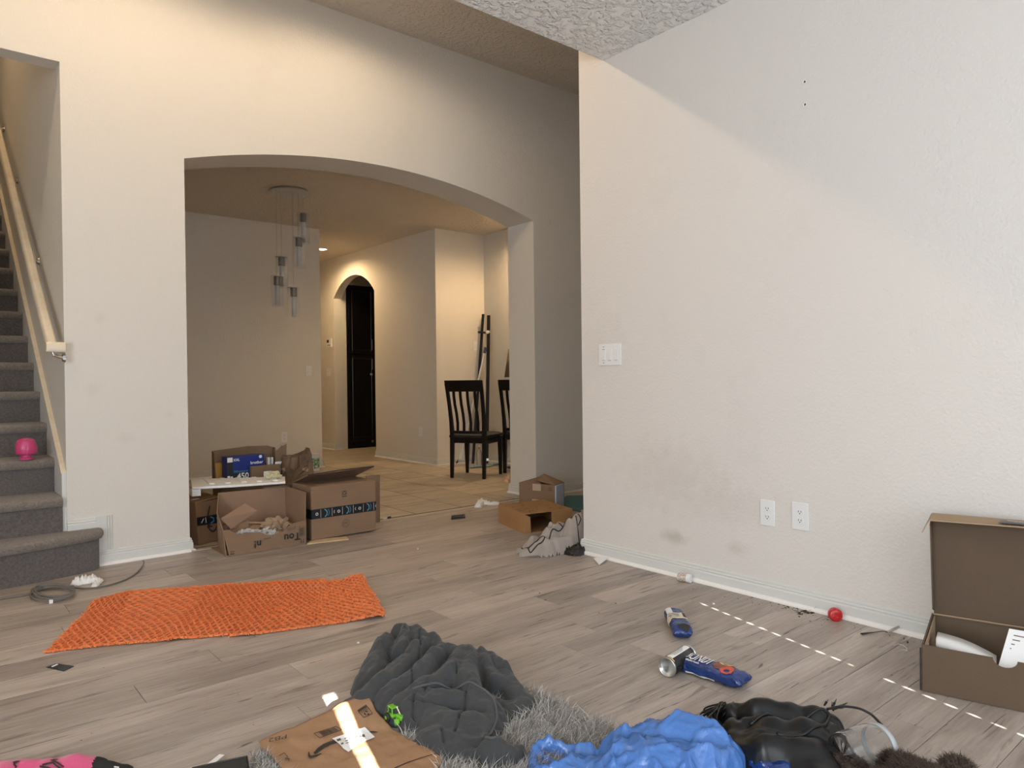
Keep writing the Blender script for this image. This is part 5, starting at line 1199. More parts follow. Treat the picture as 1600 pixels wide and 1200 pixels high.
# ------------------------------------------------------------------ pantry cabinet
cb_ = thing('pantry_cabinet', 'tall black two-door pantry cabinet seen through the small arch', 'cabinet', (5.36, 10.25, 0))
cx0, cx1, cy0 = 5.077, 5.60, 9.945
M['black'] = mat('black_cabinet', (.004, .003, .003), .4, spec=.25)
MB().box((cx0, cy0, .0), (cx1, cy0+.55, 2.50)).build('carcass', M['black'], cb_, bevel=.004)
for z0_, z1_, hz0 in ((.11, 1.435, 1.20), (1.45, 2.47, 1.50)):
    x0_, x1_ = cx0+.03, cx0+.475
    d = MB().box((x0_, cy0-.02, z0_), (x1_, cy0-.001, z1_)).build('door', M['black'], cb_, bevel=.003)
    f_ = .06; fr_ = MB()
    for a, b in (((x0_+.004, z0_+.004), (x0_+f_, z1_-.004)), ((x1_-f_, z0_+.004), (x1_-.004, z1_-.004)), ((x0_+f_, z0_+.004), (x1_-f_, z0_+f_)), ((x0_+f_, z1_-f_), (x1_-f_, z1_-.004))): fr_.box((a[0], cy0-.028, a[1]), (b[0], cy0-.0195, b[1]))
    fr_.build('door_frame', M['black'], d, bevel=.003)
    m_ = MB(); q = [(x0_+f_, z0_+f_), (x1_-f_, z0_+f_), (x1_-f_, z1_-f_), (x0_+f_, z1_-f_)]
    for i in range(4): a, b = q[i], q[(i+1) % 4]; m_.tube([(a[0], cy0-.026, a[1]), (b[0], cy0-.026, b[1])], .004, 6)
    m_.build('bead', mat('satin_black', (.05, .048, .045), .22, spec=.8), d)
    MB().tube([(cx0+.415, cy0-.03, hz0), (cx0+.415, cy0-.05, hz0+.01), (cx0+.415, cy0-.05, hz0+.17), (cx0+.415, cy0-.03, hz0+.18)], .006, 8).build('handle', M['chrome'], d)
MB().box((cx0+.385, cy0-.035, 1.12), (cx0+.425, cy0-.0285, 1.15)).build('child_lock', M['whitep'], cb_, bevel=.003)
MB().lathe([(0, .002), (.022, .002), (.022, 0), (0, 0)], Matrix.Translation((cx0+.43, cy0-.001, .09)) @ Matrix.Rotation(pi/2, 4, 'X'), 12).build('sticker', mat('grey_blue_sticker', (.12, .2, .24), .5), cb_)
# ------------------------------------------------------------------ dining chairs
def chair(name, label, o, rz, group=None):
    """local: X = forward (seat), Y = left; origin between feet"""
    t = thing(name, label, 'chair', o, None); R = Matrix.Translation(Vector(o)) @ Matrix.Rotation(rz, 4, 'Z')
    def bar(pts, sec, nm, mt=M['espresso'], par=t):
        mb = MB(); n = len(pts); vs = []; w_, d_ = sec
        for i, p in enumerate(pts):
            w = w_[i] if isinstance(w_, list) else w_; d = d_[i] if isinstance(d_, list) else d_
            for a, b in ((-1, -1), (1, -1), (1, 1), (-1, 1)): vs.append(R @ Vector((p[0]+a*d/2, p[1]+b*w/2, p[2])))
        fs = [(i*4+k, i*4+(k+1) % 4, (i+1)*4+(k+1) % 4, (i+1)*4+k) for i in range(n-1) for k in range(4)]+[(3, 2, 1, 0), tuple((n-1)*4+k for k in range(4))]
        return mb.add(vs, fs).build(nm, mt, par, bevel=.003)
    W2_, D2 = .185, .40
    def bx_(z): return -.055*((z-.45)/.57)**1.5*2.0 if z > .45 else -.02*(1-z/.45)
    for s in (-1, 1):
        zs = [0, .2, .45, .6, .75, .9, 1.0]
        bar([(bx_(z), s*(W2_+.012*max(0, (z-.45)/.5)), z) for z in zs], ([.032, .036, .04, .036, .034, .034, .034], [.032, .04, .045, .036, .032, .03, .028]), 'back_leg')
        bar([(D2, s*(W2_+.015), 0), (D2, s*(W2_+.015), .25), (D2, s*(W2_+.015), .42)], ([.028, .042, .05], [.028, .042, .05]), 'front_leg')
        bar([(.02, s*(W2_+.012), .40), (D2-.02, s*(W2_+.018), .40)], (.022, .022), 'side_rail')
        mb = MB().box((.01, s*(W2_+.006)-.011, .36), (D2, s*(W2_+.006)+.011, .425), R); mb.build('side_apron', M['espresso'], t, bevel=.002)
    MB().box((D2-.012, -W2_, .36), (D2+.012, W2_, .425), R).build('front_apron', M['espresso'], t, bevel=.002)
    MB().box((-.012, -W2_, .37), (.012, W2_, .43), R).build('back_apron', M['espresso'], t, bevel=.002)
    # seat pad, slightly domed
    sp_ = MB(); n_ = 12
    for i in range(n_+1):
        for j in range(n_+1):
            u_, v_ = i/n_, j/n_; e = min(u_, 1-u_, v_, 1-v_); x = -.015+.455*u_; y = -(W2_+.03+.012*u_)+2*(W2_+.03+.012*u_)*v_
            sp_.v.append(tuple(R @ Vector((x, y, .452+.018*min(1, (e*7))**.5))))
    sp_.f = [(i*(n_+1)+j, (i+1)*(n_+1)+j, (i+1)*(n_+1)+j+1, i*(n_+1)+j+1) for i in range(n_) for j in range(n_)]; sp_.m = [0]*len(sp_.f)
    sp_.prism([R @ Vector(p) for p in ((-.015, -W2_-.03, .428), (.44, -W2_-.042, .428), (.44, W2_+.042, .428), (-.015, W2_+.03, .428))], (0, 0, .025))
    sp_.build('seat', M['leather'], t, smooth=False)
    # curved top rail
    for nm, z0_, z1_, th in (('top_rail', .915, 1.025, .022), ('lower_rail', .47, .50, .02)):
        mb = MB(); n_ = 12
        for i in range(n_+1):
            y = (-1+2*i/n_)*(W2_+.03 if nm == 'top_rail' else W2_); cvx = -.022*(1-(2*i/n_-1)**2)
            for z, xx in ((z0_, bx_(z0_)), (z1_+.008*(nm == 'top_rail'), bx_(z1_))):
                for d in (-th/2, th/2): mb.v.append(tuple(R @ Vector((xx+cvx+d, y, z))))
        for i in range(n_):
            a, b = i*4, (i+1)*4; mb.f += [(a, b, b+2, a+2), (a+1, a+3, b+3, b+1), (a+2, b+2, b+3, a+3), (a, a+1, b+1, b)]
        mb.f += [(0, 2, 3, 1), (n_*4, n_*4+1, n_*4+3, n_*4+2)]; mb.m = [0]*len(mb.f); mb.build(nm, M['espresso'], t, bevel=.002)
    for k in range(4):
        y = (-1.5+k)*.078; zs = [.49, .58, .68, .78, .87, .93]; yy = y/.117
        bar([(bx_(z)-.018*(1-yy*yy*.6)+(.014*sin((z-.49)/.44*2*pi)), y*(1+.08*(z-.5)), z) for z in zs], (.030, .012), 'slat')
    return t
c1 = Vector((4.487, 6.06, 0)); chair('dining_chair', 'dark slatted dining chair standing fully in view beyond the arch', c1, math.atan2(.48, .876))
c2_ = Vector((5.125, 5.955, 0)); chair('dining_chair', 'second dark dining chair half hidden behind the arch jamb', c2_, math.atan2(.48, .876))
# leaning posts, broom, misc in the nook corner
def pole(name, label, top, bot, w, mt, d=None):
    d = d or w; a, b = Vector(bot), Vector(top); ax = (b-a).normalized(); T = frame_at(a, ax, (0, 1, 0)); L_ = (b-a).length
    return T, L_
tp_ = onX(765.5, 492, 5.50); bt_ = Vector((5.36, tp_.y-.18, 0)); 
def post(name, label, px_t, px_b, X_t, X_b, w, top_only=None):
    a = onX(px_t[0], px_t[1], X_t); bz = ray(px_b[0], px_b[1]); b = onX(px_b[0], px_b[1], X_b); d = (a-b); b = b-d*(b.z/d.z); 
    t = thing(name, label, 'post', b); ax = d.normalized(); T = frame_at(b, ax, (-.6, -.8, 0)); L_ = (a-b).length
    MB().box((0, -w/2, -w/2), (L_, w/2, w/2), T).build('shaft', M['espresso'], t, bevel=.003); return t, T, L_
t1, T1, Lp = post('wooden_post', 'taller right black wooden post leaning in the nook corner', (763.5, 493), (761, 680), 5.50, 5.36, .042)
for z in (.05, 1.62):
    MB().box((z, -.022, -.024), (z+.03, .022, .024), T1).build('metal_plate', M['steel'], t1)
t2, T2, Lq = post('wooden_post', 'left black wooden post leaning behind the broom handle', (755, 491), (748, 592), 5.52, 5.42, .034)
q = onX(762, 519, 5.485); ro = thing('wall_hook_rail', 'short dark bar with a pale round knob tied across the leaning posts', 'bar', q)
MB().tube([onX(748, 519, 5.50), onX(761, 520, 5.47)], .014, 8).build('bar', M['espresso'], ro)
MB().lathe([(0, .012), (.016, .010), (.022, 0), (.016, -.010), (0, -.012)], axis_frame(onX(761.5, 519, 5.455), (-.7, -.7, 0)), 16).build('knob', M['whitep'], ro, smooth=True)
MB().tube([onX(748, 511, 5.49), onX(748.5, 516, 5.49)], .012, 6).build('clip', M['steel'], ro)
br = thing('broom', 'white handled broom with blue grip leaning behind the front chair', 'broom', onX(721, 722, 5.30))
ta, tb2 = onX(757, 552, 5.36), onX(722, 706, 5.22); MB().tube([ta, tb2], .013, 10).build('handle', M['whitep'], br, smooth=False)
MB().tube([onX(757, 552, 5.36), onX(759, 543, 5.38)], .018, 10).build('grip', mat('navy_grip', (.03, .05, .12), .4), br)
hd_ = tb2; dd = (tb2-ta).normalized(); MB().tube([tb2-dd*.03, tb2+dd*.04, tb2+dd*.09], [.018, .03, .05], 12).build('socket', M['whitep'], br)
bz = tb2+dd*.09; MB().prism([Vector((bz.x-.10, bz.y-.05, .001)), Vector((bz.x+.10, bz.y+.05, .001)), Vector((bz.x+.06, bz.y+.03, bz.z-.0)), Vector((bz.x-.06, bz.y-.03, bz.z-.0))], (-.03, .05, 0)).build('bristles', M['slot'], br)
bp_ = thing('clear_bottle', 'tall clear plastic bottle standing between the chair legs', 'bottle', F(749, 727))
cb0 = F(749, 728); T = T_(cb0); MB().lathe([(0, .001), (.032, .001), (.036, .006), (.036, .16), (.012, .20), (.012, .225), (0, .225)], T, 20).build('shell', M['cplas'], bp_, smooth=True)
MB().lathe([(0, .225), (.014, .225), (.014, .245), (0, .245)], T, 14).build('cap', M['whitep'], bp_)
M['bluepk'] = mat('blue_packet', (.06, .25, .38), .35, var=(40, .15, (.6, .68, .7)))
for i, (x, y, lb) in enumerate(((738, 731, 'left blue and white packet on the tiles under the chair'), (757, 730, 'middle blue and white packet on the tiles under the chair'), (770, 727, 'right turquoise packet on the tiles under the chair'))):
    c = F(x, y, .0); o_ = blob('plastic_packet', (c.x, c.y, .014), (.10, .05, .014), M['bluepk'], 41+i, .3, 1.6, flatz=.001); tag(o_, lb, 'packet')
c = F(736, 716); o_ = blob('dark_shoe', (c.x, c.y, .03), (.11, .05, .03), M['slot'], 50, .3, 1.3, flatz=.001); tag(o_, 'dark low object on the tiles behind the chair leg', 'clutter')
lp = thing('floor_lamp', 'brown lamp with tapered shade peeking out behind the arch jamb', 'lamp', (5.46, 6.16, 0))
lc_ = onX(806, 590, 5.42); T = T_((lc_.x, lc_.y, 0)); lp.location = (lc_.x, lc_.y, 0)
MB().lathe([(.135, 1.06), (.085, 1.39), (.083, 1.39), (.133, 1.06)], T, 28, closed=True).build('shade', mat('brown_shade', (.20, .13, .08), .8), lp, smooth=True)
MB().tube([(lc_.x, lc_.y, .02), (lc_.x, lc_.y, 1.30)], .01, 8).build('pole', M['espresso'], lp); MB().lathe([(0, 0), (.12, 0), (.12, .012), (.03, .02), (0, .02)], T, 24).build('base', M['espresso'], lp)
# ------------------------------------------------------------------ open mailer carton at the right
P0 = Vector((2.545, .935, 0)); u = Vector((.07, -.262, 0)).normalized(); w = Vector((.966, .257, 0)).normalized(); WB, DB, HB, HL = .46, .37, .155, .372
mc = thing('mailer_box', 'large open olive brown mailer box with raised lid at the right wall', 'box', P0+u*.2+w*.18)
Z = Vector((0, 0, 1))
def mp_(a, b, c): return P0+u*a+w*b+Z*c
cd, ce = mat('dark_olive_cardboard', (.12, .079, .049), .85, var=(3, .2, (.106, .069, .043))), M['card3e']
MB().panel([mp_(0, 0, .003), mp_(WB, 0, .003), mp_(WB, DB, .003), mp_(0, DB, .003)], .004).build('bottom', cd, mc)
fpn = [(0, .002), (WB, .002), (WB, HB-.004), (.262, HB-.002)]+[(.232-.030*cos(pi*(1-k/8)), HB-.001-.026*sin(pi*k/8)) for k in range(9)][::-1][::1]+[(.0, HB)]
fpn = [(0, .002), (WB, .002), (WB, HB-.003)]+[(.225+.032*cos(pi*k/10), HB-.002-.026*sin(pi*k/10)) for k in range(11)]+[(0, HB)]
MB().panel([mp_(a, 0, c) for a, c in fpn], .006).build('front_panel', cd, mc)
MB().panel([mp_(0, .004, .002), mp_(0, DB, .002), mp_(0, DB, HB+.002), mp_(0, .004, HB-.001)], .005).build('left_panel', cd, mc)
MB().panel([mp_(.007, .01, .002), mp_(.007, DB-.01, .002), mp_(.007, DB-.01, HB-.004), mp_(.007, .01, HB-.004)], .004).build('inner_left_panel', ce, mc)
MB().panel([mp_(WB, .0, .002), mp_(WB, DB, .002), mp_(WB, DB, HB), mp_(WB, .0, HB)], .005).build('right_panel', cd, mc)
MB().panel([mp_(0, DB, .002), mp_(WB, DB, .002), mp_(WB, DB, HB), mp_(0, DB, HB)], .005).build('back_panel', cd, mc)
MB().panel([mp_(-.008, -.0, .003), mp_(-.003, .0, .003), mp_(-.003, .0, HB-.01), mp_(-.008, .0, HB-.012)], .003).build('slit_shade', M['slot'], mc)  # black strip stands in for the shade in the panel gap
MB().tube([mp_(.0, DB-.006, HB+.001), mp_(WB, DB-.006, HB+.001)], .003, 6).build('hinge_fold', ce, mc)
ld = MB().panel([mp_(.004, DB+.002, HB+.002), mp_(WB, DB+.002, HB+.002), mp_(WB, DB+.004, HB+HL), mp_(.0, DB+.004, HB+HL)], .005).build('lid', cd, mc)
MB().panel([mp_(.004, DB, HB+.012), mp_(.004, DB-.045, HB+.03), mp_(-.002, DB-.05, HB+HL-.03), mp_(.0, DB, HB+HL-.002)], .004).build('lid_side_wing', cd, ld)
tfk = MB().panel([mp_(.0, DB+.004, HB+HL+.001), mp_(WB, DB+.004, HB+HL+.001), mp_(WB, DB-.095, HB+HL+.000), mp_(.0, DB-.095, HB+HL-.008)], .005).build('tuck_flap', ce, ld)
MB().panel([mp_(-.001, DB-.0, HB+HL), mp_(-.001, DB-.095, HB+HL-.008), mp_(-.022, DB-.12, HB+HL-.05)], .003).build('torn_ear', ce, ld)
MB().panel([mp_(.205, DB-.098, HB+HL+.006), mp_(.40, DB-.098, HB+HL+.006), mp_(.40, DB-.05, HB+HL+.007), mp_(.212, DB-.05, HB+HL+.007)], .0008).build('black_label', M['tape'], ld)
lettering(ld, 'Warning', mp_(.262, DB-.064, HB+HL+.0085), u, w, .018, M['white'], bold=True)
lettering(ld, 'Please keep', mp_(.268, DB-.082, HB+HL+.0078), u, w, .009, M['white'])
ws_ = thing('white_tray', 'white curved plastic tray lying inside the open mailer box', 'tray', mp_(.12, .10, .09))
tr_ = MB(); n_ = 24
for k in range(n_+1):
    a = k/n_; xx = .03+.17*a; hgt = .145-.040*a+.010*sin(a*pi)
    tr_.v += [tuple(mp_(xx, .06+.05*(1-a), hgt)), tuple(mp_(xx, .16+.02*(1-a), hgt+.004)), tuple(mp_(xx, .18, hgt-.03)), tuple(mp_(xx, .05+.05*(1-a), hgt-.035))]
tr_.f = [(i*4+k, (i+1)*4+k, (i+1)*4+(k+1) % 4, i*4+(k+1) % 4) for i in range(n_) for k in range(4)]+[(0, 1, 2, 3), (n_*4+3, n_*4+2, n_*4+1, n_*4)]; tr_.m = [0]*len(tr_.f)
tr_.build('shell', M['whitep'], ws_, smooth='auto')
MB().box((0, 0, 0), (.16, .1, .06), Matrix(((u.x, w.x, 0, mp_(.03, .08, 0).x), (u.y, w.y, 0, mp_(.03, .08, 0).y), (0, 0, 1, .01), (0, 0, 0, 1)))).build('support_block', M['whitep'], ws_)
bk = thing('booklet', 'white instruction booklet with printed lines sticking out of the mailer box', 'booklet', mp_(.24, .09, .12))
b0, b1, b2, b3 = mp_(.20, .05, .085), mp_(.36, .04, .065), mp_(.40, .15, .205), mp_(.235, .16, .205)
MB().panel([b0, b1, b2, b3], .003).build('cover', M['white'], bk)
nb = (b1-b0).cross(b3-b0).normalized(); nb = nb if nb.dot(Vector((0, 0, 1.05))-b0) > 0 else -nb
lm = MB()
for k in range(9):
    t_ = .10+.095*k; a, b = b0.lerp(b3, t_), b1.lerp(b2, t_); lm.add([a.lerp(b, .10)+nb*.0022, a.lerp(b, .85 if k % 3 else .6)+nb*.0022, (a.lerp(b, .85 if k % 3 else .6)+(b3-b0)*.022)+nb*.0022, (a.lerp(b, .10)+(b3-b0)*.022)+nb*.0022], [(0, 1, 2, 3)])
tag(lm.build('text_lines', M['inkg'], bk, fix=False), kind='stuff')
# ------------------------------------------------------------------ blue plastic bag
def bag_mat(name, col, rough, tr):
    m = mat(name, col, rough, spec=.8, bump=(22, .7, .012), bdetail=6); nt = m.node_tree; b = nt.nodes['Principled BSDF']; out = [n for n in nt.nodes if n.type == 'OUTPUT_MATERIAL'][0]
    t = nt.nodes.new('ShaderNodeBsdfTranslucent'); t.inputs[0].default_value = (*[min(1, c*1.3) for c in col], 1); mx = nt.nodes.new('ShaderNodeMixShader'); mx.inputs[0].default_value = tr
    nt.links.new(b.outputs[0], mx.inputs[1]); nt.links.new(t.outputs[0], mx.inputs[2]); nt.links.new(mx.outputs[0], out.inputs[0]); return m
M['blueb'] = bag_mat('blue_carrier_plastic', (.085, .23, .62), .2, .22)
bb = thing('plastic_bag', 'crumpled blue plastic carrier bag on the rug edge', 'bag', F(1000, 1160))
def cre(X, Y, sc, seed):
    return 1-2*np.abs(pnoise(X, Y, sc, seed, 2))
BB = [[(985, 1135, .10, .06), (1010, 1120, .125, .06), (1045, 1113, .14, .065), (1080, 1117, .14, .065), (1110, 1132, .12, .06), (1138, 1152, .08, .05)],
 [(960, 1150, .085, .05), (990, 1150, .11, .07), (1040, 1150, .12, .08), (1090, 1155, .11, .08), (1130, 1165, .08, .055)],
 [(905, 1178, .05, .04), (950, 1178, .07, .06), (1000, 1185, .08, .07), (1060, 1190, .08, .07), (1110, 1195, .065, .06)],
 [(870, 1200, .035, .04), (930, 1215, .05, .06), (1000, 1230, .05, .07), (1080, 1230, .05, .06)],
 [(836, 1196, .03, .022), (832, 1175, .035, .018), (838, 1157, .045, .018), (858, 1152, .05, .014), (890, 1157, .055, .016), (920, 1160, .06, .025)],
 [(836, 1196, .03, .025), (855, 1200, .035, .03), (880, 1192, .04, .022), (905, 1180, .05, .03)], [(838, 1158, .045, .012), (850, 1172, .04, .009), (872, 1184, .04, .01)]]
def bbpost(X, Y, H):
    wx = X+.03*pnoise(X, Y, 9, 21, 1); wy = Y+.03*pnoise(X, Y, 9, 22, 1)
    a = np.maximum(0, 1-np.abs(pnoise(wx, wy*.7, 8, 3, 1))*3.2)**2; b_ = np.maximum(0, 1-np.abs(pnoise(wx*.8, wy, 17, 8, 1))*3)**2; c_ = np.maximum(0, 1-np.abs(pnoise(wx, wy, 36, 6, 1))*3)**2
    k = np.minimum(1, H/.03)
    return H*.86+k*(.022*a+.011*b_+.0045*c_)-.004
heap('bag_film', BB, M['blueb'], .0042, bb, post=bbpost, smooth_it=6, pw=2.4, ex=.5)
pr = []
for k in range(9): pr.append((1090+6*k, 1152-2.2*k))
# ------------------------------------------------------------------ black bag with cords
M['pleather'] = mat('black_satin_pleather', (.006, .006, .007), .33, spec=.4)
kb = thing('handbag', 'black slouchy handbag with fringe cords behind the blue bag', 'bag', F(1220, 1150))
KB = [[(1122, 1103, .05, .03), (1145, 1098, .08, .04), (1180, 1097, .10, .045), (1230, 1100, .105, .05), (1275, 1108, .095, .045), (1300, 1118, .07, .04)],
 [(1150, 1122, .085, .05), (1200, 1122, .10, .06), (1260, 1128, .10, .06), (1298, 1138, .07, .045), (1315, 1152, .045, .03)],
 [(1150, 1148, .07, .05), (1200, 1150, .09, .06), (1260, 1155, .085, .06), (1300, 1162, .055, .045)], [(1250, 1184, .06, .045), (1290, 1190, .05, .05), (1290, 1215, .05, .06)]]
def kpost(X, Y, H):
    H = H+pnoise(X, Y, 11, 13, 2)*.016*np.minimum(1, H/.04)
    return groove(X, Y, H, [[(1165, 1128, .09), (1215, 1119, .1), (1285, 1120, .09)], [(1180, 1148, .09), (1240, 1150, .09), (1290, 1148, .08)], [(1150, 1100, .08), (1155, 1125, .085)]], .006, .012)
k_, kf = heap('bag_body', KB, M['pleather'], .0045, kb, post=kpost, smooth_it=4, pw=2.4, ex=.5, soft=.012, smooth_post=4)
pipe([[(1172, 1128, .09), (1205, 1116, .1), (1250, 1113, .1), (1290, 1116, .08), (1297, 1126, .07), (1285, 1142, .08), (1255, 1152, .08), (1215, 1152, .09)]], kf, .0055, M['pleather'], kb, 'handle')
rk = random.Random(9)
for k in range(22):
    a = rk.uniform(-1, 1); x0_, y0_ = 1132+rk.uniform(-10, 22), 1101+rk.uniform(-5, 5); bulge = rk.uniform(8, 40)
    mid = (x0_-bulge, y0_+rk.uniform(8, 28), rk.uniform(.01, .07)); m2_ = (x0_-bulge*.4+rk.uniform(-8, 14), y0_+rk.uniform(30, 55), rk.uniform(.008, .05)); end = (x0_+rk.uniform(5, 45), y0_+rk.uniform(48, 92), .008)
    if k < 4: m2_ = (mid[0]+3, mid[1]+12, .01); end = (x0_+5, mid[1]+22, .01)
    P_ = [F(x0_, y0_, .07), F(*mid), F(*m2_), F(*end)]; q = []
    for i in range(len(P_)-1):
        for t_ in range(5): q.append(P_[i].lerp(P_[i+1], t_/5))
    q.append(P_[-1])
    for _ in range(4): q = [q[0]]+[(q[i-1]+q[i]*2+q[i+1])/4 for i in range(1, len(q)-1)]+[q[-1]]
    MB().tube(q, .0026, 6).build('fringe_cord', M['pleather'], kb, smooth=True)
def softube(pts, r, nm, mt, par, seg=8, flat=1.0):
    P_ = [F(*p) for p in pts]; q = []
    for i in range(len(P_)-1):
        for t_ in range(6): q.append(P_[i].lerp(P_[i+1], t_/6))
    q.append(P_[-1])
    for _ in range(4): q = [q[0]]+[(q[i-1]+q[i]*2+q[i+1])/4 for i in range(1, len(q)-1)]+[q[-1]]
    return MB().tube(q, r, seg, flat=flat).build(nm, mt, par, smooth=True)
softube([(1292, 1108, .05), (1315, 1103, .06), (1342, 1106, .06), (1362, 1116, .05), (1378, 1133, .03)], .006, 'strap', M['pleather'], kb, flat=.5)
for (a, b) in (((1288, 1102), (1294, 1093)), ((1300, 1106), (1307, 1092)), ((1304, 1108), (1324, 1098)), ((1302, 1110), (1300, 1096)), ((1306, 1104), (1318, 1107))):
    MB().tube([F(a[0], a[1], .045), F((a[0]+b[0])/2, (a[1]+b[1])/2, .05), F(b[0], b[1], .035)], [.003, .004, .001], 6).build('tassel', M['pleather'], kb)
# ------------------------------------------------------------------ clear container
jr = thing('clear_jar', 'clear ribbed plastic jar lying on its side before the black bag', 'jar', F(1345, 1180))
ja, jb_ = F(1316, 1180, .06), F(1372, 1164, .06); ja.z = .060; jb_.z = .060; T = axis_frame(ja, jb_-ja); Lj = (jb_-ja).length*1.0
rr = .057
prof = [(.010, .0), (rr*.80, .0), (rr*.93, .006)]
for k in range(6): prof += [(rr*.96, .010+k*.007), (rr*.92, .0135+k*.007)]
prof += [(rr*.97, .056), (rr, .075), (rr, Lj-.018), (rr*.90, Lj-.006), (rr*.90, Lj+.006)]
inner = [(r-.0016, z) for r, z in prof[::-1]]
MB().lathe(prof+inner, T, 40, closed=True).build('jar_wall', M['cplas'], jr, smooth=True)
MB().lathe([(rr*.905, Lj-.004), (rr*.95, Lj-.002), (rr*.95, Lj+.012), (rr*.905, Lj+.012)], T, 40, closed=True).build('rim', mat('milky_rim', (.8, .84, .86), .25, trans=.6, ior=1.3), jr, smooth=True)
# ------------------------------------------------------------------ brown plush toy
M['fur1'] = mat('brown_fur', (.075, .048, .038), .9); M['fur2'] = mat('light_brown_fur', (.13, .09, .07), .9)
pt_ = thing('plush_toy', 'dark brown fluffy plush toy lying at the bottom right corner', 'toy', F(1430, 1215))
PR = [[(1398, 1179, .06, .04), (1420, 1187, .075, .05), (1445, 1199, .08, .06), (1470, 1217, .08, .06)], [(1496, 1187, .085, .05), (1500, 1202, .08, .06)], [(1380, 1212, .05, .06), (1440, 1227, .07, .08)]]
pb_, pf_ = heap('plush_body', PR, M['fur1'], .006, pt_, smooth_it=3, pw=2.2, ex=.5)
me = pb_.data; rs = np.random.RandomState(8); co = np.array([v.co[:] for v in me.vertices])+np.array(parent_loc(pt_)); no_ = np.array([v.normal[:] for v in me.vertices])
ix = rs.randint(0, len(co), 15000); P_ = co[ix]+rs.normal(0, .003, (15000, 3))*[1, 1, .3]; D_ = no_[ix]*1.0+rs.normal(0, .45, (15000, 3)); D_ /= np.linalg.norm(D_, axis=1, keepdims=True); D_ *= (.011+.008*rs.rand(15000, 1))
P_[:, 2] = np.maximum(P_[:, 2], .002)
tag(blades('fur', pt_, P_, D_, .0007, .25, [M['fur1'], M['fur2'], M['fur1']], 5), kind='stuff')
pt2 = thing('plush_toy', 'small dark brown fluff bundle seen through the clear jar', 'toy', F(1335, 1205))
PR2 = [[(1322, 1180, .055, .035), (1335, 1190, .05, .04)]]
p2_, _ = heap('plush_body', PR2, M['fur1'], .005, pt2, smooth_it=3, pw=2.2, ex=.5, z0=.004)
co = np.array([v.co[:] for v in p2_.data.vertices])+np.array(parent_loc(pt2)); no_ = np.array([v.normal[:] for v in p2_.data.vertices]); n2_ = 4000
ix = rs.randint(0, len(co), n2_); P_ = co[ix]+rs.normal(0, .002, (n2_, 3)); D_ = no_[ix]+rs.normal(0, .45, (n2_, 3)); D_ /= np.linalg.norm(D_, axis=1, keepdims=True); D_ *= (.008+.005*rs.rand(n2_, 1)); P_[:, 2] = np.maximum(P_[:, 2], .002)
tag(blades('fur', pt2, P_, D_, .0007, .25, [M['fur1'], M['fur2']], 6), kind='stuff')
# ------------------------------------------------------------------ pink shirt bottom left
M['pink'] = mat('hot_pink_fleece', (.62, .075, .20), .9, bump=(250, .5, .002), sheen=.3)
M['blackf'] = mat('black_fleece', (.015, .015, .016), .9, bump=(250, .5, .002))
sh_ = thing('pink_shirt', 'hot pink and black shirt with black lettering at the bottom left', 'shirt', F(80, 1215))
SR = [[(-60, 1205, .03, .08), (10, 1194, .04, .06), (45, 1188, .042, .045)], [(75, 1188, .04, .045), (110, 1184, .045, .055), (140, 1188, .04, .055)], [(30, 1215, .04, .08), (120, 1215, .04, .08)], [(165, 1192, .035, .045), (190, 1196, .02, .03), (180, 1215, .03, .06)]]
l0, l1 = F(153, 1183, .03), F(128, 1225, .03)
def smi(x, y, z): return (((l1.x-l0.x)*(y-l0.y)-(l1.y-l0.y)*(x-l0.x)) > 0).astype(int).tolist()
so, sf = heap('fabric', SR, [M['pink'], M['blackf']], .005, sh_, smooth_it=4, pw=2.2, ex=.5, post=lambda X, Y, H: H+pnoise(X, Y, 14, 2, 2)*.008, mi_fn=smi)
def onheap(fn, lift=.003):
    def g(x, y):
        z = .03
        for _ in range(6): p = F(x, y, z); z = fn(p.x, p.y)
        return F(x, y, z+lift)
    return g
def fine_strokes(pts, w):
    q = []
    for i in range(len(pts)-1):
        for k in range(4): q.append((pts[i][0]+(pts[i+1][0]-pts[i][0])*k/4, pts[i][1]+(pts[i+1][1]-pts[i][1])*k/4))
    q.append(pts[-1]); return strip(q, [w]*len(q))
sm_ = onheap(sf)
for nm, pol in (('letter_s', fine_strokes([(27, 1188), (22, 1194), (26, 1199), (20, 1205), (12, 1210)], 3.2)+fine_strokes([(20, 1191), (30, 1189)], 2)),
                ('letter_w', fine_strokes([(62, 1197), (76, 1200), (95, 1208)], 3.4)+fine_strokes([(66, 1195), (82, 1191), (98, 1204)], 3)+fine_strokes([(82, 1187), (100, 1198)], 2.4)+fine_strokes([(79, 1188), (90, 1185)], 2))):
    decal(nm, pol, sm_, M['ink'], sh_)
decal('white_print', fine_strokes([(178, 1198), (186, 1199)], 2.5), sm_, M['white'], sh_)
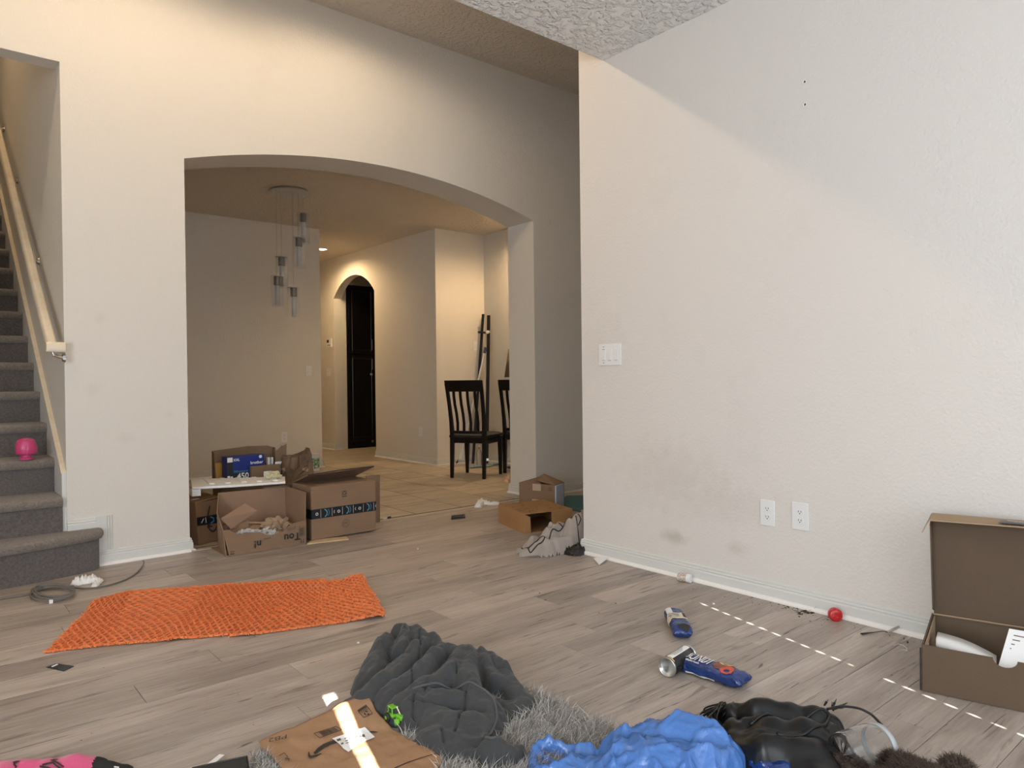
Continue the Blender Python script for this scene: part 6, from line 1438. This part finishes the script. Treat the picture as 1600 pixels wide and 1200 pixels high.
cs_ = thing('black_case', 'flat black case cut by the bottom edge left of the envelope', 'case', F(350, 1205))
q4 = [F(300, 1200, .03), F(386, 1181.5, .03), F(392, 1225, .03), F(310, 1245, .03)]
MB().prism([Vector((p.x, p.y, .001)) for p in q4], (0, 0, .029)).build('shell', M['slot'], cs_, bevel=.004)
MB().tube([q4[0]+Vector((0, 0, .0)), q4[1]+Vector((0, 0, .0)), q4[2]], .0022, 6).build('edge_seam', M['leather'], cs_)
st2 = MB().panel([F(318, 1198, .012), F(325, 1200, .012), F(351, 1179.5, .012), F(343, 1178.5, .012)], .0008).build('paper_strip', M['white'], None); tag(st2, 'narrow white paper strip beside the black case', 'paper')
# ------------------------------------------------------------------ pink rose vase on the stair
M['pinkc'] = mat('pink_ceramic', (.62, .06, .20), .28, spec=.6)
pv = F(41, 718, .612); va = thing('rose_ornament', 'glossy pink rosebud ornament standing on the third stair', 'ornament', pv)
T = T_(pv)
MB().lathe([(0, 0), (.038, 0), (.040, .004), (.030, .012), (.024, .022), (.030, .032), (.044, .050), (.050, .070), (.050, .090), (.044, .108), (.032, .120), (.012, .125), (0, .124)], T, 28).build('bud', M['pinkc'], va, smooth=True)
for k in range(5):
    a = k*2*pi/5+.3; m_ = MB(); n_ = 8
    for i in range(n_+1):
        for j in range(n_+1):
            ph = a-.8+1.6*i/n_+.15*j/n_; z = .030+.086*j/n_-.008*(abs(i/n_-.5)*2)**2*(j/n_); r = .0535*math.sin(min(1, .45+.75*j/n_)*pi/1.55)**.5+.002
            r -= .010*(j/n_)**4+.0015*(i/n_)
            m_.v.append(tuple(pv+Vector((r*cos(ph), r*sin(ph), z))))
    m_.f = [(i*(n_+1)+j, (i+1)*(n_+1)+j, (i+1)*(n_+1)+j+1, i*(n_+1)+j+1) for i in range(n_) for j in range(n_)]; m_.m = [0]*len(m_.f)
    o = m_.build('petal', M['pinkc'], va, smooth=True, fix=False); s_ = o.modifiers.new('thick', 'SOLIDIFY'); s_.thickness = .003
